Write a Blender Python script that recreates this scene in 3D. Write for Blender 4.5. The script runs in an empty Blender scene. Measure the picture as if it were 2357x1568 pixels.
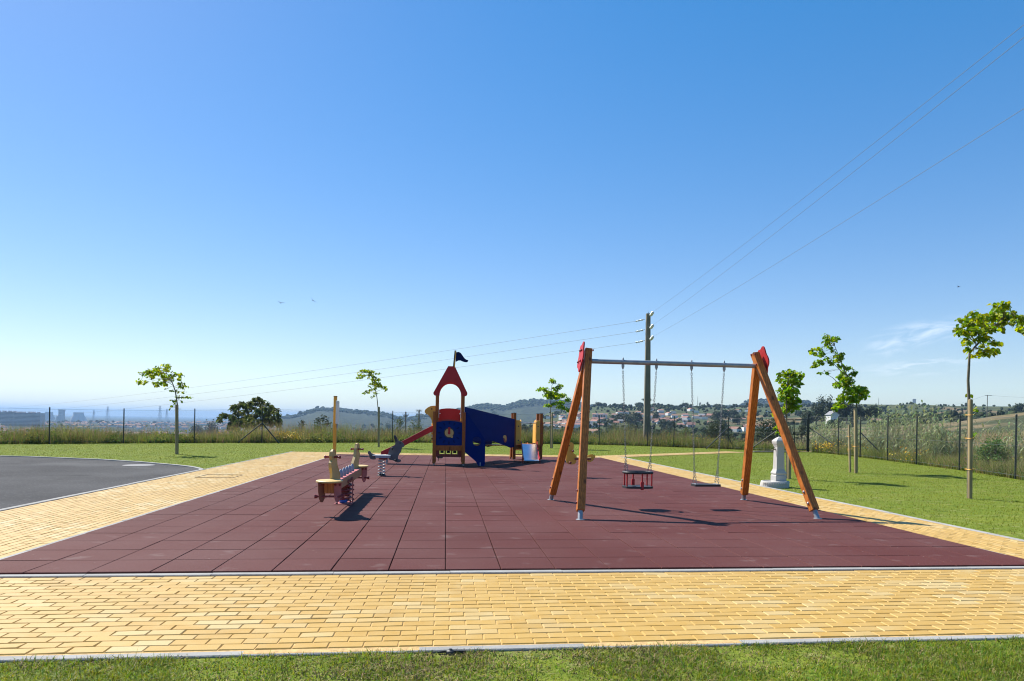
import bpy, math, random
import numpy as np
from mathutils import Vector, Matrix
from mathutils.geometry import tessellate_polygon
random.seed(7)
rng = np.random.default_rng(11)
C = bpy.context.scene.collection
scene = bpy.context.scene
PI = math.pi
# ------------------------------------------------------------------ camera model (metres; camera at x=0,y=0)
F, CX, CY, ROLL, EYE = 1571.0, 1178.5, 970.8, 0.0184, 1.364
# ------------------------------------------------------------------ settings of light and main surfaces
SUN_STRENGTH=5.0; SKY_STRENGTH=.15; EXPOSURE=.90
SKY_GAMMA=.66; SKY_AIR=1.02; SKY_DUST=.2; SKY_OZONE=3.6; SKY_SAT=1.40; SKY_HUE=.515
CLOUD=(3.9,4.3,4.7)
HAZE=1.15e-4; HAZE_COL=(.33,.51,.78)
LAWN1,LAWN2,LAWN3,LAWN4=(.118,.160,.017),(.165,.192,.026),(.22,.22,.085),(.076,.115,.013)
G1,G2,G3=(.125,.205,.024),(.22,.25,.038),(.27,.20,.095)
PAV1,PAV2,PAV3=(.40,.238,.047),(.44,.275,.066),(.47,.36,.165); PAVER_ROUGH=.5; PAVER_SPEC=.25
RUB1,RUB2,RUB3=(.094,.030,.026),(.106,.034,.030),(.128,.060,.055); RUB_ROUGH=.7; RUB_SPEC=.08
ASPH1,ASPH2=(.066,.065,.066),(.094,.093,.094)
DENOISE=True
YAW = math.radians(5.53)          # the playground's own axes are turned this much from the viewing direction
cY, sY = math.cos(YAW), math.sin(YAW)
def ray(x, y):
    u, v = x-CX, y-CY
    return ((u*math.cos(ROLL)+v*math.sin(ROLL))/F, 1.0, (u*math.sin(ROLL)-v*math.cos(ROLL))/F)
def at(x, y, Y):
    r = ray(x, y); return Vector((r[0]*Y, Y, EYE+r[2]*Y))
def W(a, b, z=0.0):               # playground axes -> world
    return Vector((a*cY-b*sY, a*sY+b*cY, z))
def hor(x): return CY+(x-CX)*ROLL
# ------------------------------------------------------------------ helpers
def tag(o, label=None, cat=None, group=None, kind=None):
    if label: o['label'] = label
    if cat: o['category'] = cat
    if group: o['group'] = group
    if kind: o['kind'] = kind
    return o
def empty(name, loc, rz=0.0):
    o = bpy.data.objects.new(name, None); C.objects.link(o)
    o.location = loc; o.rotation_euler = (0, 0, rz); o.empty_display_size = 0.2
    return o
def copy_tree(o, parent=None):
    c = o.copy(); C.objects.link(c)
    if parent is not None: c.parent = parent
    for ch in list(o.children): copy_tree(ch, c)
    return c
class MB:
    def __init__(s): s.v=[]; s.f=[]; s.m=[]; s.sm=[]; s.mi=0
    def add(s, vs, fs, smooth=False):
        n=len(s.v); s.v.extend([tuple(v) for v in vs])
        for f in fs:
            s.f.append(tuple(i+n for i in f)); s.m.append(s.mi); s.sm.append(smooth)
        return s
    def box(s, c, d, rot=None):
        x,y,z=d[0]/2,d[1]/2,d[2]/2
        vs=[Vector((i*x,j*y,k*z)) for k in(-1,1) for j in(-1,1) for i in(-1,1)]
        if rot is not None: vs=[rot@v for v in vs]
        vs=[v+Vector(c) for v in vs]
        return s.add(vs,[(0,2,3,1),(4,5,7,6),(0,1,5,4),(2,6,7,3),(0,4,6,2),(1,3,7,5)])
    def beam(s, p0, p1, w, h, up=(0,0,1), w1=None, h1=None):
        p0,p1=Vector(p0),Vector(p1); d=(p1-p0).normalized(); u=Vector(up)
        sx=d.cross(u)
        if sx.length<1e-4: sx=d.cross(Vector((0,1,0)))
        sx.normalize(); uy=sx.cross(d).normalized()
        vs=[]
        for p,ww,hh in((p0,w,h),(p1,w1 or w,h1 or h)):
            for i,j in((-1,-1),(1,-1),(1,1),(-1,1)): vs.append(p+sx*(i*ww/2)+uy*(j*hh/2))
        return s.add(vs,[(3,2,1,0),(4,5,6,7),(0,1,5,4),(1,2,6,5),(2,3,7,6),(3,0,4,7)])
    def tube(s, pts, r, n=8, caps=True, smooth=True, closed=False):
        pts=[Vector(p) for p in pts]; k=len(pts)
        rs=list(r) if hasattr(r,'__len__') else [r]*k
        vs=[]; prev=None
        for i,p in enumerate(pts):
            if closed: d=(pts[(i+1)%k]-pts[i-1])
            else: d=(pts[min(i+1,k-1)]-pts[max(i-1,0)])
            d.normalize()
            if prev is None:
                a=Vector((0,0,1)) if abs(d.z)<.9 else Vector((1,0,0))
                x=d.cross(a).normalized()
            else:
                x=prev-d*prev.dot(d)
                if x.length<1e-5: x=d.orthogonal()
                x.normalize()
            prev=x; y=d.cross(x)
            for j in range(n):
                t=2*PI*j/n; vs.append(p+(x*math.cos(t)+y*math.sin(t))*rs[i])
        fs=[]
        for i in range(k if closed else k-1):
            for j in range(n):
                a=i*n+j; b=i*n+(j+1)%n; i2=(i+1)%k
                fs.append((a,b,i2*n+(j+1)%n,i2*n+j))
        s.add(vs,fs,smooth)
        if caps and not closed:
            s.add([vs[j] for j in range(n)],[tuple(reversed(range(n)))])
            s.add([vs[(k-1)*n+j] for j in range(n)],[tuple(range(n))])
        return s
    def lathe(s, prof, n=16, c=(0,0,0), smooth=True, sx=1, sy=1, rot=0.0):
        vs=[]; k=len(prof); c=Vector(c)
        for r,z in prof:
            for j in range(n):
                t=2*PI*(j+.5)/n+rot; vs.append(c+Vector((r*math.cos(t)*sx,r*math.sin(t)*sy,z)))
        fs=[(i*n+j,i*n+(j+1)%n,(i+1)*n+(j+1)%n,(i+1)*n+j) for i in range(k-1) for j in range(n)]
        s.add(vs,fs,smooth)
        s.add([vs[j] for j in range(n)],[tuple(reversed(range(n)))])
        s.add([vs[(k-1)*n+j] for j in range(n)],[tuple(range(n))])
        return s
    def prism(s, poly, o, ux, uy, th, holes=()):
        o,ux,uy=Vector(o),Vector(ux),Vector(uy); nn=ux.cross(uy).normalized()
        loops=[poly]+list(holes); flat=[p for l in loops for p in l]
        tris=tessellate_polygon([[Vector((p[0],p[1],0)) for p in l] for l in loops])
        nv=len(flat)
        vs=[o+ux*p[0]+uy*p[1]+nn*(th/2) for p in flat]+[o+ux*p[0]+uy*p[1]-nn*(th/2) for p in flat]
        fs=[]
        for t in tris:
            a,b,c=[flat[i] for i in t]
            if (b[0]-a[0])*(c[1]-a[1])-(b[1]-a[1])*(c[0]-a[0])<0: t=(t[0],t[2],t[1])
            fs.append(tuple(t)); fs.append((t[2]+nv,t[1]+nv,t[0]+nv))
        k=0
        for l in loops:
            m=len(l)
            for i in range(m): fs.append((k+i,k+i+nv,k+(i+1)%m+nv,k+(i+1)%m))
            k+=m
        return s.add(vs,fs)
    def ball(s, c, r, n=10, sz=1.0):
        prof=[(max(1e-4,r*math.sin(PI*i/6)),-r*sz*math.cos(PI*i/6)) for i in range(7)]
        return s.lathe(prof,n,c)
    def build(s, name, mats, parent=None, bevel=0, loc=None):
        me=bpy.data.meshes.new(name); me.from_pydata(s.v,[],s.f)
        for m in (mats if isinstance(mats,(list,tuple)) else [mats]): me.materials.append(m)
        me.polygons.foreach_set('material_index',s.m); me.polygons.foreach_set('use_smooth',s.sm)
        me.update()
        o=bpy.data.objects.new(name,me); C.objects.link(o)
        if parent is not None: o.parent=parent
        if loc is not None: o.location=loc
        if bevel:
            b=o.modifiers.new('bevel','BEVEL'); b.width=bevel; b.segments=2; b.limit_method='ANGLE'; b.angle_limit=.6
        return o
def np_obj(name, V, Fq, mats, midx=None, parent=None, smooth=False, loc=None):
    """one mesh from numpy arrays: V (n,3), Fq (m,k) faces of k corners each"""
    V=np.ascontiguousarray(V,dtype=np.float32); Fq=np.ascontiguousarray(Fq,dtype=np.int32)
    me=bpy.data.meshes.new(name); m,k=Fq.shape
    me.vertices.add(len(V)); me.vertices.foreach_set('co',V.ravel())
    me.loops.add(m*k); me.loops.foreach_set('vertex_index',Fq.ravel())
    me.polygons.add(m); me.polygons.foreach_set('loop_start',np.arange(0,m*k,k,dtype=np.int32))
    me.polygons.foreach_set('loop_total',np.full(m,k,dtype=np.int32))
    for mt in (mats if isinstance(mats,(list,tuple)) else [mats]): me.materials.append(mt)
    if midx is not None: me.polygons.foreach_set('material_index',np.ascontiguousarray(midx,dtype=np.int32))
    me.polygons.foreach_set('use_smooth',np.full(m,bool(smooth)))
    me.update(calc_edges=True); me.validate()
    o=bpy.data.objects.new(name,me); C.objects.link(o)
    if parent is not None: o.parent=parent
    if loc is not None: o.location=loc
    return o
def circ(cx, cy, rx, ry=None, n=20, t0=0, t1=2*PI):
    ry=ry or rx
    return [(cx+rx*math.cos(t0+(t1-t0)*i/n), cy+ry*math.sin(t0+(t1-t0)*i/n)) for i in range(n)]
# ------------------------------------------------------------------ materials
def lin(r,g,b):
    return tuple((c/255/12.92 if c<=10 else ((c/255+.055)/1.055)**2.4) for c in (r,g,b))
def M(name, base, rough=.6, var=.12, ns=6.0, det=4, bump=0.0, bs=40.0, metal=0.0, isl=0.0, spec=.5, trans=0.0, col2=None, stretch=None, world=False):
    m=bpy.data.materials.new(name); m.use_nodes=True; nt=m.node_tree; N=nt.nodes; L=nt.links
    bs_=N['Principled BSDF']; bs_.inputs['Roughness'].default_value=rough; bs_.inputs['Metallic'].default_value=metal
    bs_.inputs['Specular IOR Level'].default_value=spec
    tc=N.new('ShaderNodeTexCoord'); vec=tc.outputs['Object']
    if world:
        gg=N.new('ShaderNodeNewGeometry'); vec=gg.outputs['Position']
    if stretch:
        mp=N.new('ShaderNodeMapping'); mp.inputs['Scale'].default_value=stretch; L.new(vec,mp.inputs[0]); vec=mp.outputs[0]
    nz=N.new('ShaderNodeTexNoise'); nz.inputs['Scale'].default_value=ns; nz.inputs['Detail'].default_value=det; L.new(vec,nz.inputs['Vector'])
    rp=N.new('ShaderNodeMapRange'); rp.inputs[1].default_value=.3; rp.inputs[2].default_value=.7; L.new(nz.outputs['Fac'],rp.inputs[0])
    mx=N.new('ShaderNodeMix'); mx.data_type='RGBA'
    c2=col2 or tuple(min(1,c*(1+var)) for c in base); c1=base if col2 else tuple(c*(1-var) for c in base)
    mx.inputs['A'].default_value=(*c1,1); mx.inputs['B'].default_value=(*c2,1); L.new(rp.outputs[0],mx.inputs['Factor'])
    out=mx.outputs['Result']
    if isl:
        g=N.new('ShaderNodeNewGeometry'); hs=N.new('ShaderNodeHueSaturation')
        r1=N.new('ShaderNodeMapRange'); r1.inputs[3].default_value=1-isl; r1.inputs[4].default_value=1+isl
        L.new(g.outputs['Random Per Island'],r1.inputs[0]); L.new(r1.outputs[0],hs.inputs['Value'])
        w=N.new('ShaderNodeTexWhiteNoise'); w.noise_dimensions='1D'; L.new(g.outputs['Random Per Island'],w.inputs['W'])
        r2=N.new('ShaderNodeMapRange'); r2.inputs[3].default_value=.5-.04*isl/.3; r2.inputs[4].default_value=.5+.03*isl/.3
        L.new(w.outputs['Value'],r2.inputs[0]); L.new(r2.outputs[0],hs.inputs['Hue'])
        L.new(out,hs.inputs['Color']); out=hs.outputs['Color']
    L.new(out,bs_.inputs['Base Color'])
    if bump:
        n2=N.new('ShaderNodeTexNoise'); n2.inputs['Scale'].default_value=bs; n2.inputs['Detail'].default_value=3; L.new(vec,n2.inputs['Vector'])
        bp=N.new('ShaderNodeBump'); bp.inputs['Strength'].default_value=bump; bp.inputs['Distance'].default_value=.02
        L.new(n2.outputs['Fac'],bp.inputs['Height']); L.new(bp.outputs[0],bs_.inputs['Normal'])
    if trans:
        tl=N.new('ShaderNodeBsdfTranslucent'); ms=N.new('ShaderNodeMixShader'); ms.inputs[0].default_value=trans
        gm=N.new('ShaderNodeHueSaturation'); gm.inputs['Hue'].default_value=.485; gm.inputs['Saturation'].default_value=1.1; gm.inputs['Value'].default_value=1.35
        L.new(out,gm.inputs['Color']); L.new(gm.outputs[0],tl.inputs['Color'])
        L.new(bs_.outputs[0],ms.inputs[1]); L.new(tl.outputs[0],ms.inputs[2]); L.new(ms.outputs[0],N['Material Output'].inputs['Surface'])
    return m
m_wood = M('varnished_pine',(.50,.16,.028),.45,.22,5,6,.15,60,spec=.3,stretch=(6,6,1.2))
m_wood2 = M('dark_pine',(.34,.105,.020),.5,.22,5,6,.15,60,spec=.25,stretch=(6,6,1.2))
def knots(m,scale=(7,7,2.2)):
    nt=m.node_tree; N=nt.nodes; L=nt.links; b=N['Principled BSDF']; src=b.inputs['Base Color'].links[0].from_socket
    tc=N.new('ShaderNodeTexCoord'); mp=N.new('ShaderNodeMapping'); mp.inputs['Scale'].default_value=scale; L.new(tc.outputs['Object'],mp.inputs[0])
    vo=N.new('ShaderNodeTexVoronoi'); vo.inputs['Scale'].default_value=1.0; L.new(mp.outputs[0],vo.inputs['Vector'])
    r=N.new('ShaderNodeMapRange'); r.inputs[1].default_value=.20; r.inputs[2].default_value=.10; r.inputs[4].default_value=.75; L.new(vo.outputs['Distance'],r.inputs[0])
    wv=N.new('ShaderNodeTexWave'); wv.inputs['Scale'].default_value=9; wv.inputs['Distortion'].default_value=6; wv.inputs['Detail'].default_value=3; wv.bands_direction='X'; L.new(tc.outputs['Object'],wv.inputs['Vector'])
    m1=N.new('ShaderNodeMix'); m1.data_type='RGBA'; m1.blend_type='MULTIPLY'; m1.inputs['B'].default_value=(.76,.70,.64,1); L.new(wv.outputs['Fac'],m1.inputs['Factor']); L.new(src,m1.inputs['A'])
    m2=N.new('ShaderNodeMix'); m2.data_type='RGBA'; m2.inputs['B'].default_value=(.06,.018,.006,1); L.new(r.outputs[0],m2.inputs['Factor']); L.new(m1.outputs['Result'],m2.inputs['A']); L.new(m2.outputs['Result'],b.inputs['Base Color'])
knots(m_wood); knots(m_wood2)
m_red = M('red_board',(.42,.030,.032),.5,.08,4,spec=.2)
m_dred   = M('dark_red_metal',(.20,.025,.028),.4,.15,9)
m_pink   = M('faded_red_plate',(.46,.13,.12),.5,.15,9)
m_yel    = M('yellow_board',(.72,.37,.045),.45,.07,4)
m_tan = M('pale_plywood',(.50,.34,.12),.5,.10,6)
m_blue = M('blue_board',(.003,.018,.125),.7,.10,3,spec=.06)
m_dblue = M('navy_board',(.003,.012,.07),.6,.10,3,spec=.08)
m_mblue  = M('bright_blue_plastic',(.02,.10,.42),.4,.08,3)
m_white = M('white_board',(.62,.63,.64),.4,.04,4)
m_black  = M('black_rubber',(.022,.022,.024),.55,.2,14)
m_steel = M('galvanised_steel',(.34,.35,.37),.55,.12,12,metal=.6)
m_chain  = M('chain_steel',(.20,.205,.21),.45,.1,12,metal=.7)
m_sslide = M('slide_steel',(.62,.64,.68),.30,.05,5,metal=.9)
m_grey = M('grey_board',(.12,.12,.125),.6,.10,5,spec=.2)
m_dgrey  = M('dark_grey_board',(.02,.02,.022),.5,.10,5)
m_lgrey  = M('blue_grey_plastic',(.24,.27,.33),.5,.12,8)
m_fpost  = M('dark_green_coated_steel',(.012,.020,.018),.4,.2,9)
m_wire = M('green_coated_wire',(.10,.12,.12),.5,.1,9)
m_stake  = M('pine_stake',(.27,.20,.095),.7,.25,3,6,.2,30,stretch=(5,5,.7))
m_bark   = M('young_bark',(.12,.105,.07),.8,.3,12,6,.4,40)
m_dbark  = M('grey_bark',(.10,.085,.07),.85,.3,4,6,.4,20)
m_leaf = M('lime_leaf',(.20,.285,.018),.55,.2,3,isl=.38,trans=.50,spec=.25)
m_leaf2 = M('fresh_leaf',(.16,.28,.022),.5,.2,3,isl=.38,trans=.50,spec=.25)
m_euca = M('eucalyptus_leaf',(.085,.110,.030),.6,.3,.8,isl=.45,trans=.3,spec=.3)
m_bush = M('dark_bush_leaf',(.040,.060,.026),.6,.3,.8,isl=.4,trans=.2,spec=.3)
m_bush2 = M('green_bush_leaf',(.095,.135,.045),.6,.3,.8,isl=.4,trans=.3,spec=.3)
m_bush3 = M('bright_bush_leaf',(.075,.15,.032),.6,.3,.8,isl=.4,trans=.3,spec=.3)
m_reed = M('reed_leaf',(.19,.24,.11),.5,.2,2,isl=.40,trans=.35,spec=.3)
m_conc   = M('weathered_concrete_pole',(.16,.145,.11),.85,.30,3,8,.3,30,stretch=(1,1,.3))
m_fount = M('white_cast_stone',(.41,.40,.38),.8,.05,7,6,.1,60,spec=.2)
m_glass  = M('white_glass_insulator',(.75,.80,.78),.2,.04,3)
m_cable  = M('weathered_cable',(.15,.16,.17),.5,.1,5)
m_bird   = M('dark_feather',(.03,.035,.04),.7,.2,5)
# ------------------------------------------------------------------ camera, sun, sky, air
cam=bpy.data.cameras.new('camera'); co=bpy.data.objects.new('camera',cam); C.objects.link(co)
co.location=(0,0,EYE); co.rotation_euler=(math.radians(90),0,0)
co.matrix_world=Matrix.Translation((0,0,EYE))@Matrix.Rotation(PI/2,4,'X')@Matrix.Rotation(ROLL,4,'Z')
cam.sensor_width=36; cam.lens=36*F/2357; cam.shift_y=(CY-784)/2357; cam.clip_start=.05; cam.clip_end=60000
scene.camera=co
SUN_EL=math.radians(48)
sd=W(-.717,.697); sd.normalize()
SUN=Vector((sd.x*math.cos(SUN_EL),sd.y*math.cos(SUN_EL),math.sin(SUN_EL)))   # towards the sun
sl=bpy.data.lights.new('sun','SUN'); sl.energy=SUN_STRENGTH; sl.angle=math.radians(.53); sl.color=(1,.95,.86)
so=bpy.data.objects.new('sun',sl); C.objects.link(so); so.location=SUN*80; so.rotation_euler=SUN.to_track_quat('Z','Y').to_euler()
wd=bpy.data.worlds.new('World'); scene.world=wd; wd.use_nodes=True
nt=wd.node_tree; N=nt.nodes; L=nt.links; bg=N['Background']; bg.inputs['Strength'].default_value=SKY_STRENGTH
sk=N.new('ShaderNodeTexSky'); sk.sky_type='NISHITA'; sk.sun_disc=False; sk.sun_elevation=SUN_EL
sk.sun_rotation=math.atan2(SUN.x,SUN.y); sk.altitude=100; sk.air_density=SKY_AIR; sk.dust_density=SKY_DUST; sk.ozone_density=SKY_OZONE
hs=N.new('ShaderNodeHueSaturation'); hs.inputs['Saturation'].default_value=SKY_SAT; hs.inputs['Value'].default_value=1.0; hs.inputs['Hue'].default_value=SKY_HUE
gmn=N.new('ShaderNodeGamma'); gmn.inputs['Gamma'].default_value=SKY_GAMMA
L.new(sk.outputs[0],hs.inputs['Color']); L.new(hs.outputs['Color'],gmn.inputs['Color'])
# thin wisps of cloud low in the sky (by compass direction, like the sky itself)
tc=N.new('ShaderNodeTexCoord')
def vmath(op,a,b=None,val=None):
    n=N.new('ShaderNodeVectorMath'); n.operation=op; L.new(a,n.inputs[0])
    if b is not None: n.inputs[1].default_value=b
    return n
def cloud(px_,py_,wx,wy,tilt,seed,amt):
    d=Vector(ray(px_,py_)).normalized()
    rt=Vector((d.y,-d.x,0)).normalized(); up=rt.cross(d)
    r2=rt*math.cos(tilt)+up*math.sin(tilt); u2=up*math.cos(tilt)-rt*math.sin(tilt)
    cs=[]
    for vv,ww in((r2,wx),(u2,wy)):
        n=vmath('DOT_PRODUCT',tc.outputs['Generated'],vv)
        q=N.new('ShaderNodeMath'); q.operation='DIVIDE'; q.inputs[1].default_value=ww; L.new(n.outputs['Value'],q.inputs[0]); cs.append(q)
    cb=N.new('ShaderNodeCombineXYZ'); L.new(cs[0].outputs[0],cb.inputs[0]); L.new(cs[1].outputs[0],cb.inputs[1]); cb.inputs[2].default_value=seed
    nz=N.new('ShaderNodeTexNoise'); nz.inputs['Scale'].default_value=1.7; nz.inputs['Detail'].default_value=7; nz.inputs['Distortion'].default_value=.6; L.new(cb.outputs[0],nz.inputs['Vector'])
    ln=N.new('ShaderNodeVectorMath'); ln.operation='LENGTH'
    c0=N.new('ShaderNodeCombineXYZ'); L.new(cs[0].outputs[0],c0.inputs[0]); L.new(cs[1].outputs[0],c0.inputs[1]); L.new(c0.outputs[0],ln.inputs[0])
    m1=N.new('ShaderNodeMapRange'); m1.inputs[1].default_value=1.0; m1.inputs[2].default_value=0.1; m1.interpolation_type='SMOOTHSTEP'; L.new(ln.outputs['Value'],m1.inputs[0])
    m2=N.new('ShaderNodeMapRange'); m2.inputs[1].default_value=.40; m2.inputs[2].default_value=.68; m2.interpolation_type='SMOOTHSTEP'; L.new(nz.outputs['Fac'],m2.inputs[0])
    p=N.new('ShaderNodeMath'); p.operation='MULTIPLY'; L.new(m1.outputs[0],p.inputs[0]); L.new(m2.outputs[0],p.inputs[1])
    q=N.new('ShaderNodeMath'); q.operation='MULTIPLY'; q.inputs[1].default_value=amt; L.new(p.outputs[0],q.inputs[0])
    dd=vmath('DOT_PRODUCT',tc.outputs['Generated'],d)      # only in that half of the sky
    gt=N.new('ShaderNodeMath'); gt.operation='GREATER_THAN'; gt.inputs[1].default_value=0; L.new(dd.outputs['Value'],gt.inputs[0])
    z=N.new('ShaderNodeMath'); z.operation='MULTIPLY'; L.new(q.outputs[0],z.inputs[0]); L.new(gt.outputs[0],z.inputs[1])
    return z.outputs[0]
col=gmn.outputs['Color']
for args in ((2135,765,.085,.020,.13,2.3,.55),(2120,845,.085,.014,.05,7.7,.55),(2060,790,.05,.02,.3,4.1,.35)):
    f=cloud(*args); mx=N.new('ShaderNodeMix'); mx.data_type='RGBA'; L.new(f,mx.inputs['Factor']); L.new(col,mx.inputs['A'])
    mx.inputs['B'].default_value=(CLOUD[0],CLOUD[1],CLOUD[2],1); col=mx.outputs['Result']
L.new(col,bg.inputs['Color'])
scene.view_settings.view_transform='Standard'; scene.view_settings.look='None'; scene.view_settings.gamma=1; scene.view_settings.exposure=EXPOSURE
# closed box of even, thin air round the whole scene
hb=MB(); hb.box((0,9000,30),(30000,30000,212))
m_haze=bpy.data.materials.new('thin_air'); m_haze.use_nodes=True
hn=m_haze.node_tree; hn.nodes.remove(hn.nodes['Principled BSDF'])
pv=hn.nodes.new('ShaderNodeVolumePrincipled'); pv.inputs['Color'].default_value=(*HAZE_COL,1); pv.inputs['Density'].default_value=HAZE; pv.inputs['Anisotropy'].default_value=.2
hn.links.new(pv.outputs[0],hn.nodes['Material Output'].inputs['Volume'])
tag(hb.build('haze',m_haze),'pale blue summer haze over the far plain and hills','haze',kind='stuff')
# ------------------------------------------------------------------ the land: one sheet to the horizon
KX=lambda *p:([q[0] for q in p],[q[1] for q in p])
def prof(x,p):
    return np.interp(x,[q[0] for q in p],[q[1] for q in p])
HILLC=[(1150,966),(1250,955),(1340,938),(1366,935),(1437,935.5),(1473,933.5),(1510,934),(1552,937),(1600,937),(1642,938),(1672,941),(1701,938),(1730,936),(1790,938),(1850,936),(1930,935),(1988,931),(2024,931.5),(2069,931),(2100,929),(2157,933),(2216,936),(2275,937),(2333,937.5),(2357,932),(2600,930)]
HILLA=[(-300,975),(500,975),(600,968),(643,962),(680,958),(704,951),(722,945),(735,941),(750,941),(777,942),(809,946),(833,948),(855,951),(895,955),(910,963),(935,964.5),(974,959),(1010,953),(1052,944),(1089,936),(1115,932),(1144,934),(1163,937),(1179,931),(1200,925.5),(1231,923),(1295,925),(1341,931),(1420,940),(1600,940),(1700,935),(1728,922),(1767,922.5),(1800,922),(1841,924.5),(1866,928),(1960,934),(2100,935),(2357,936),(2600,936)]
HILLN=[(1700,1070),(1780,1034),(1820,1008),(1870,989),(1900,983),(1980,979),(2050,977),(2157,972),(2201,969),(2260,960),(2290,955),(2326,951),(2357,947),(2420,942),(2600,935)]
RK=np.array([0,46,66,90,170,260,420,700,1100,1500,2800,3600,9000,30000.])
def land(X,Y):
    X=np.asarray(X,float); Y=np.asarray(Y,float)
    r=np.hypot(X,Y); az=np.clip(np.arctan2(X,np.maximum(Y,1e-6)),-.80,.80); az=np.where(Y<0,np.sign(X)*.80,az)
    x=CX+F*np.tan(az); ca=np.cos(az); H=CY+(x-CX)*ROLL
    zpix=lambda y,R: EYE+R*ca*(H-y)/F
    A=lambda *p: prof(x,p)
    zc=np.where(x<1150,-38,zpix(prof(x,HILLC),1100.)); zc=np.where(x<1150,-38,zc)
    w=np.clip((x-1120)/140,0,1); zc=-38*(1-w)+zpix(prof(x,HILLC),1100.)*w
    ones=np.ones_like(x)
    zs=[-.06*ones,-.06*ones,A((0,-1.1),(1700,-1.0),(1860,-.3),(2400,.5)),A((0,-3),(1300,-3),(1780,-2.4),(1870,-.6),(2400,1.0)),
        np.where(x<1780,A((0,-9),(600,-9),(1300,-7),(1780,-4.8)),zpix(prof(x,HILLN),170.)),
        A((0,-15),(600,-15),(1150,-10),(1780,-8),(1900,-3),(2400,-1)),
        np.where(x<1150,A((0,-24),(900,-24),(1150,-7)),zpix(A((1150,1004),(1500,1003),(1800,998),(1880,974),(2400,974)),420.)),
        np.where(x<1100,-34*ones,zpix(A((1150,985),(1340,972),(1500,970),(1700,972),(1880,962),(2357,962)),700.)),
        zc,A((0,-40),(1150,-40),(1350,-30),(2400,-20)),np.maximum(zpix(prof(x,HILLA),2800.),-43),-45*ones,-45*ones,-45*ones]
    Z=np.stack(zs,-1)
    i=np.clip(np.searchsorted(RK,r,side='right')-1,0,len(RK)-2)
    r0=RK[i]; r1=RK[i+1]; t=np.clip((r-r0)/(r1-r0),0,1); t=t*t*(3-2*t)*.5+t*.5
    ii=np.arange(len(np.ravel(i))); Zf=Z.reshape(-1,len(RK)); iff=np.ravel(i)
    z=Zf[ii,iff]*(1-t.ravel())+Zf[ii,iff+1]*t.ravel()
    z=z.reshape(r.shape)
    amp=np.clip((r-70)/500,0,1)
    z=z+amp*(np.sin(X*.031+Y*.017)*.5+np.sin(X*.011-Y*.023+1.3)*.9+np.sin(X*.093+Y*.071)*.2)
    return z
def landz(x,y): return float(land(np.array([x]),np.array([y]))[0])
def hit(x,y,y0=48.,y1=9000.):
    """where the line of sight through photo point (x,y) meets the land"""
    Y=np.geomspace(y0,y1,1500); r=ray(x,y); z=land(r[0]*Y,Y); s=EYE+r[2]*Y-z
    k=np.nonzero(s<0)[0]
    if len(k)==0: return None
    Yh=float(Y[k[0]]); return Vector((r[0]*Yh,Yh,float(z[k[0]])))
azs=np.concatenate([np.linspace(-.70,.70,760),np.linspace(.72,2*PI-.72,120)])
rs=np.concatenate([[0.01,10,25,36],np.linspace(44,170,44),np.linspace(176,420,40)[0:],np.linspace(440,1160,60),np.linspace(1200,2500,16),np.linspace(2560,2900,24),np.geomspace(3000,24000,16)])
na,nr=len(azs),len(rs)
AA,RR=np.meshgrid(azs,rs)
X=RR*np.sin(AA); Y=RR*np.cos(AA); Z=land(X.ravel(),Y.ravel())
V=np.stack([X.ravel(),Y.ravel(),Z],-1)
i=np.arange(nr-1)[:,None]*na; j=np.arange(na)[None,:]; j2=(j+1)%na
Fq=np.stack([i+j,i+na+j,i+na+j2,i+j2],-1).reshape(-1,4)[:, ::-1]
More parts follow.
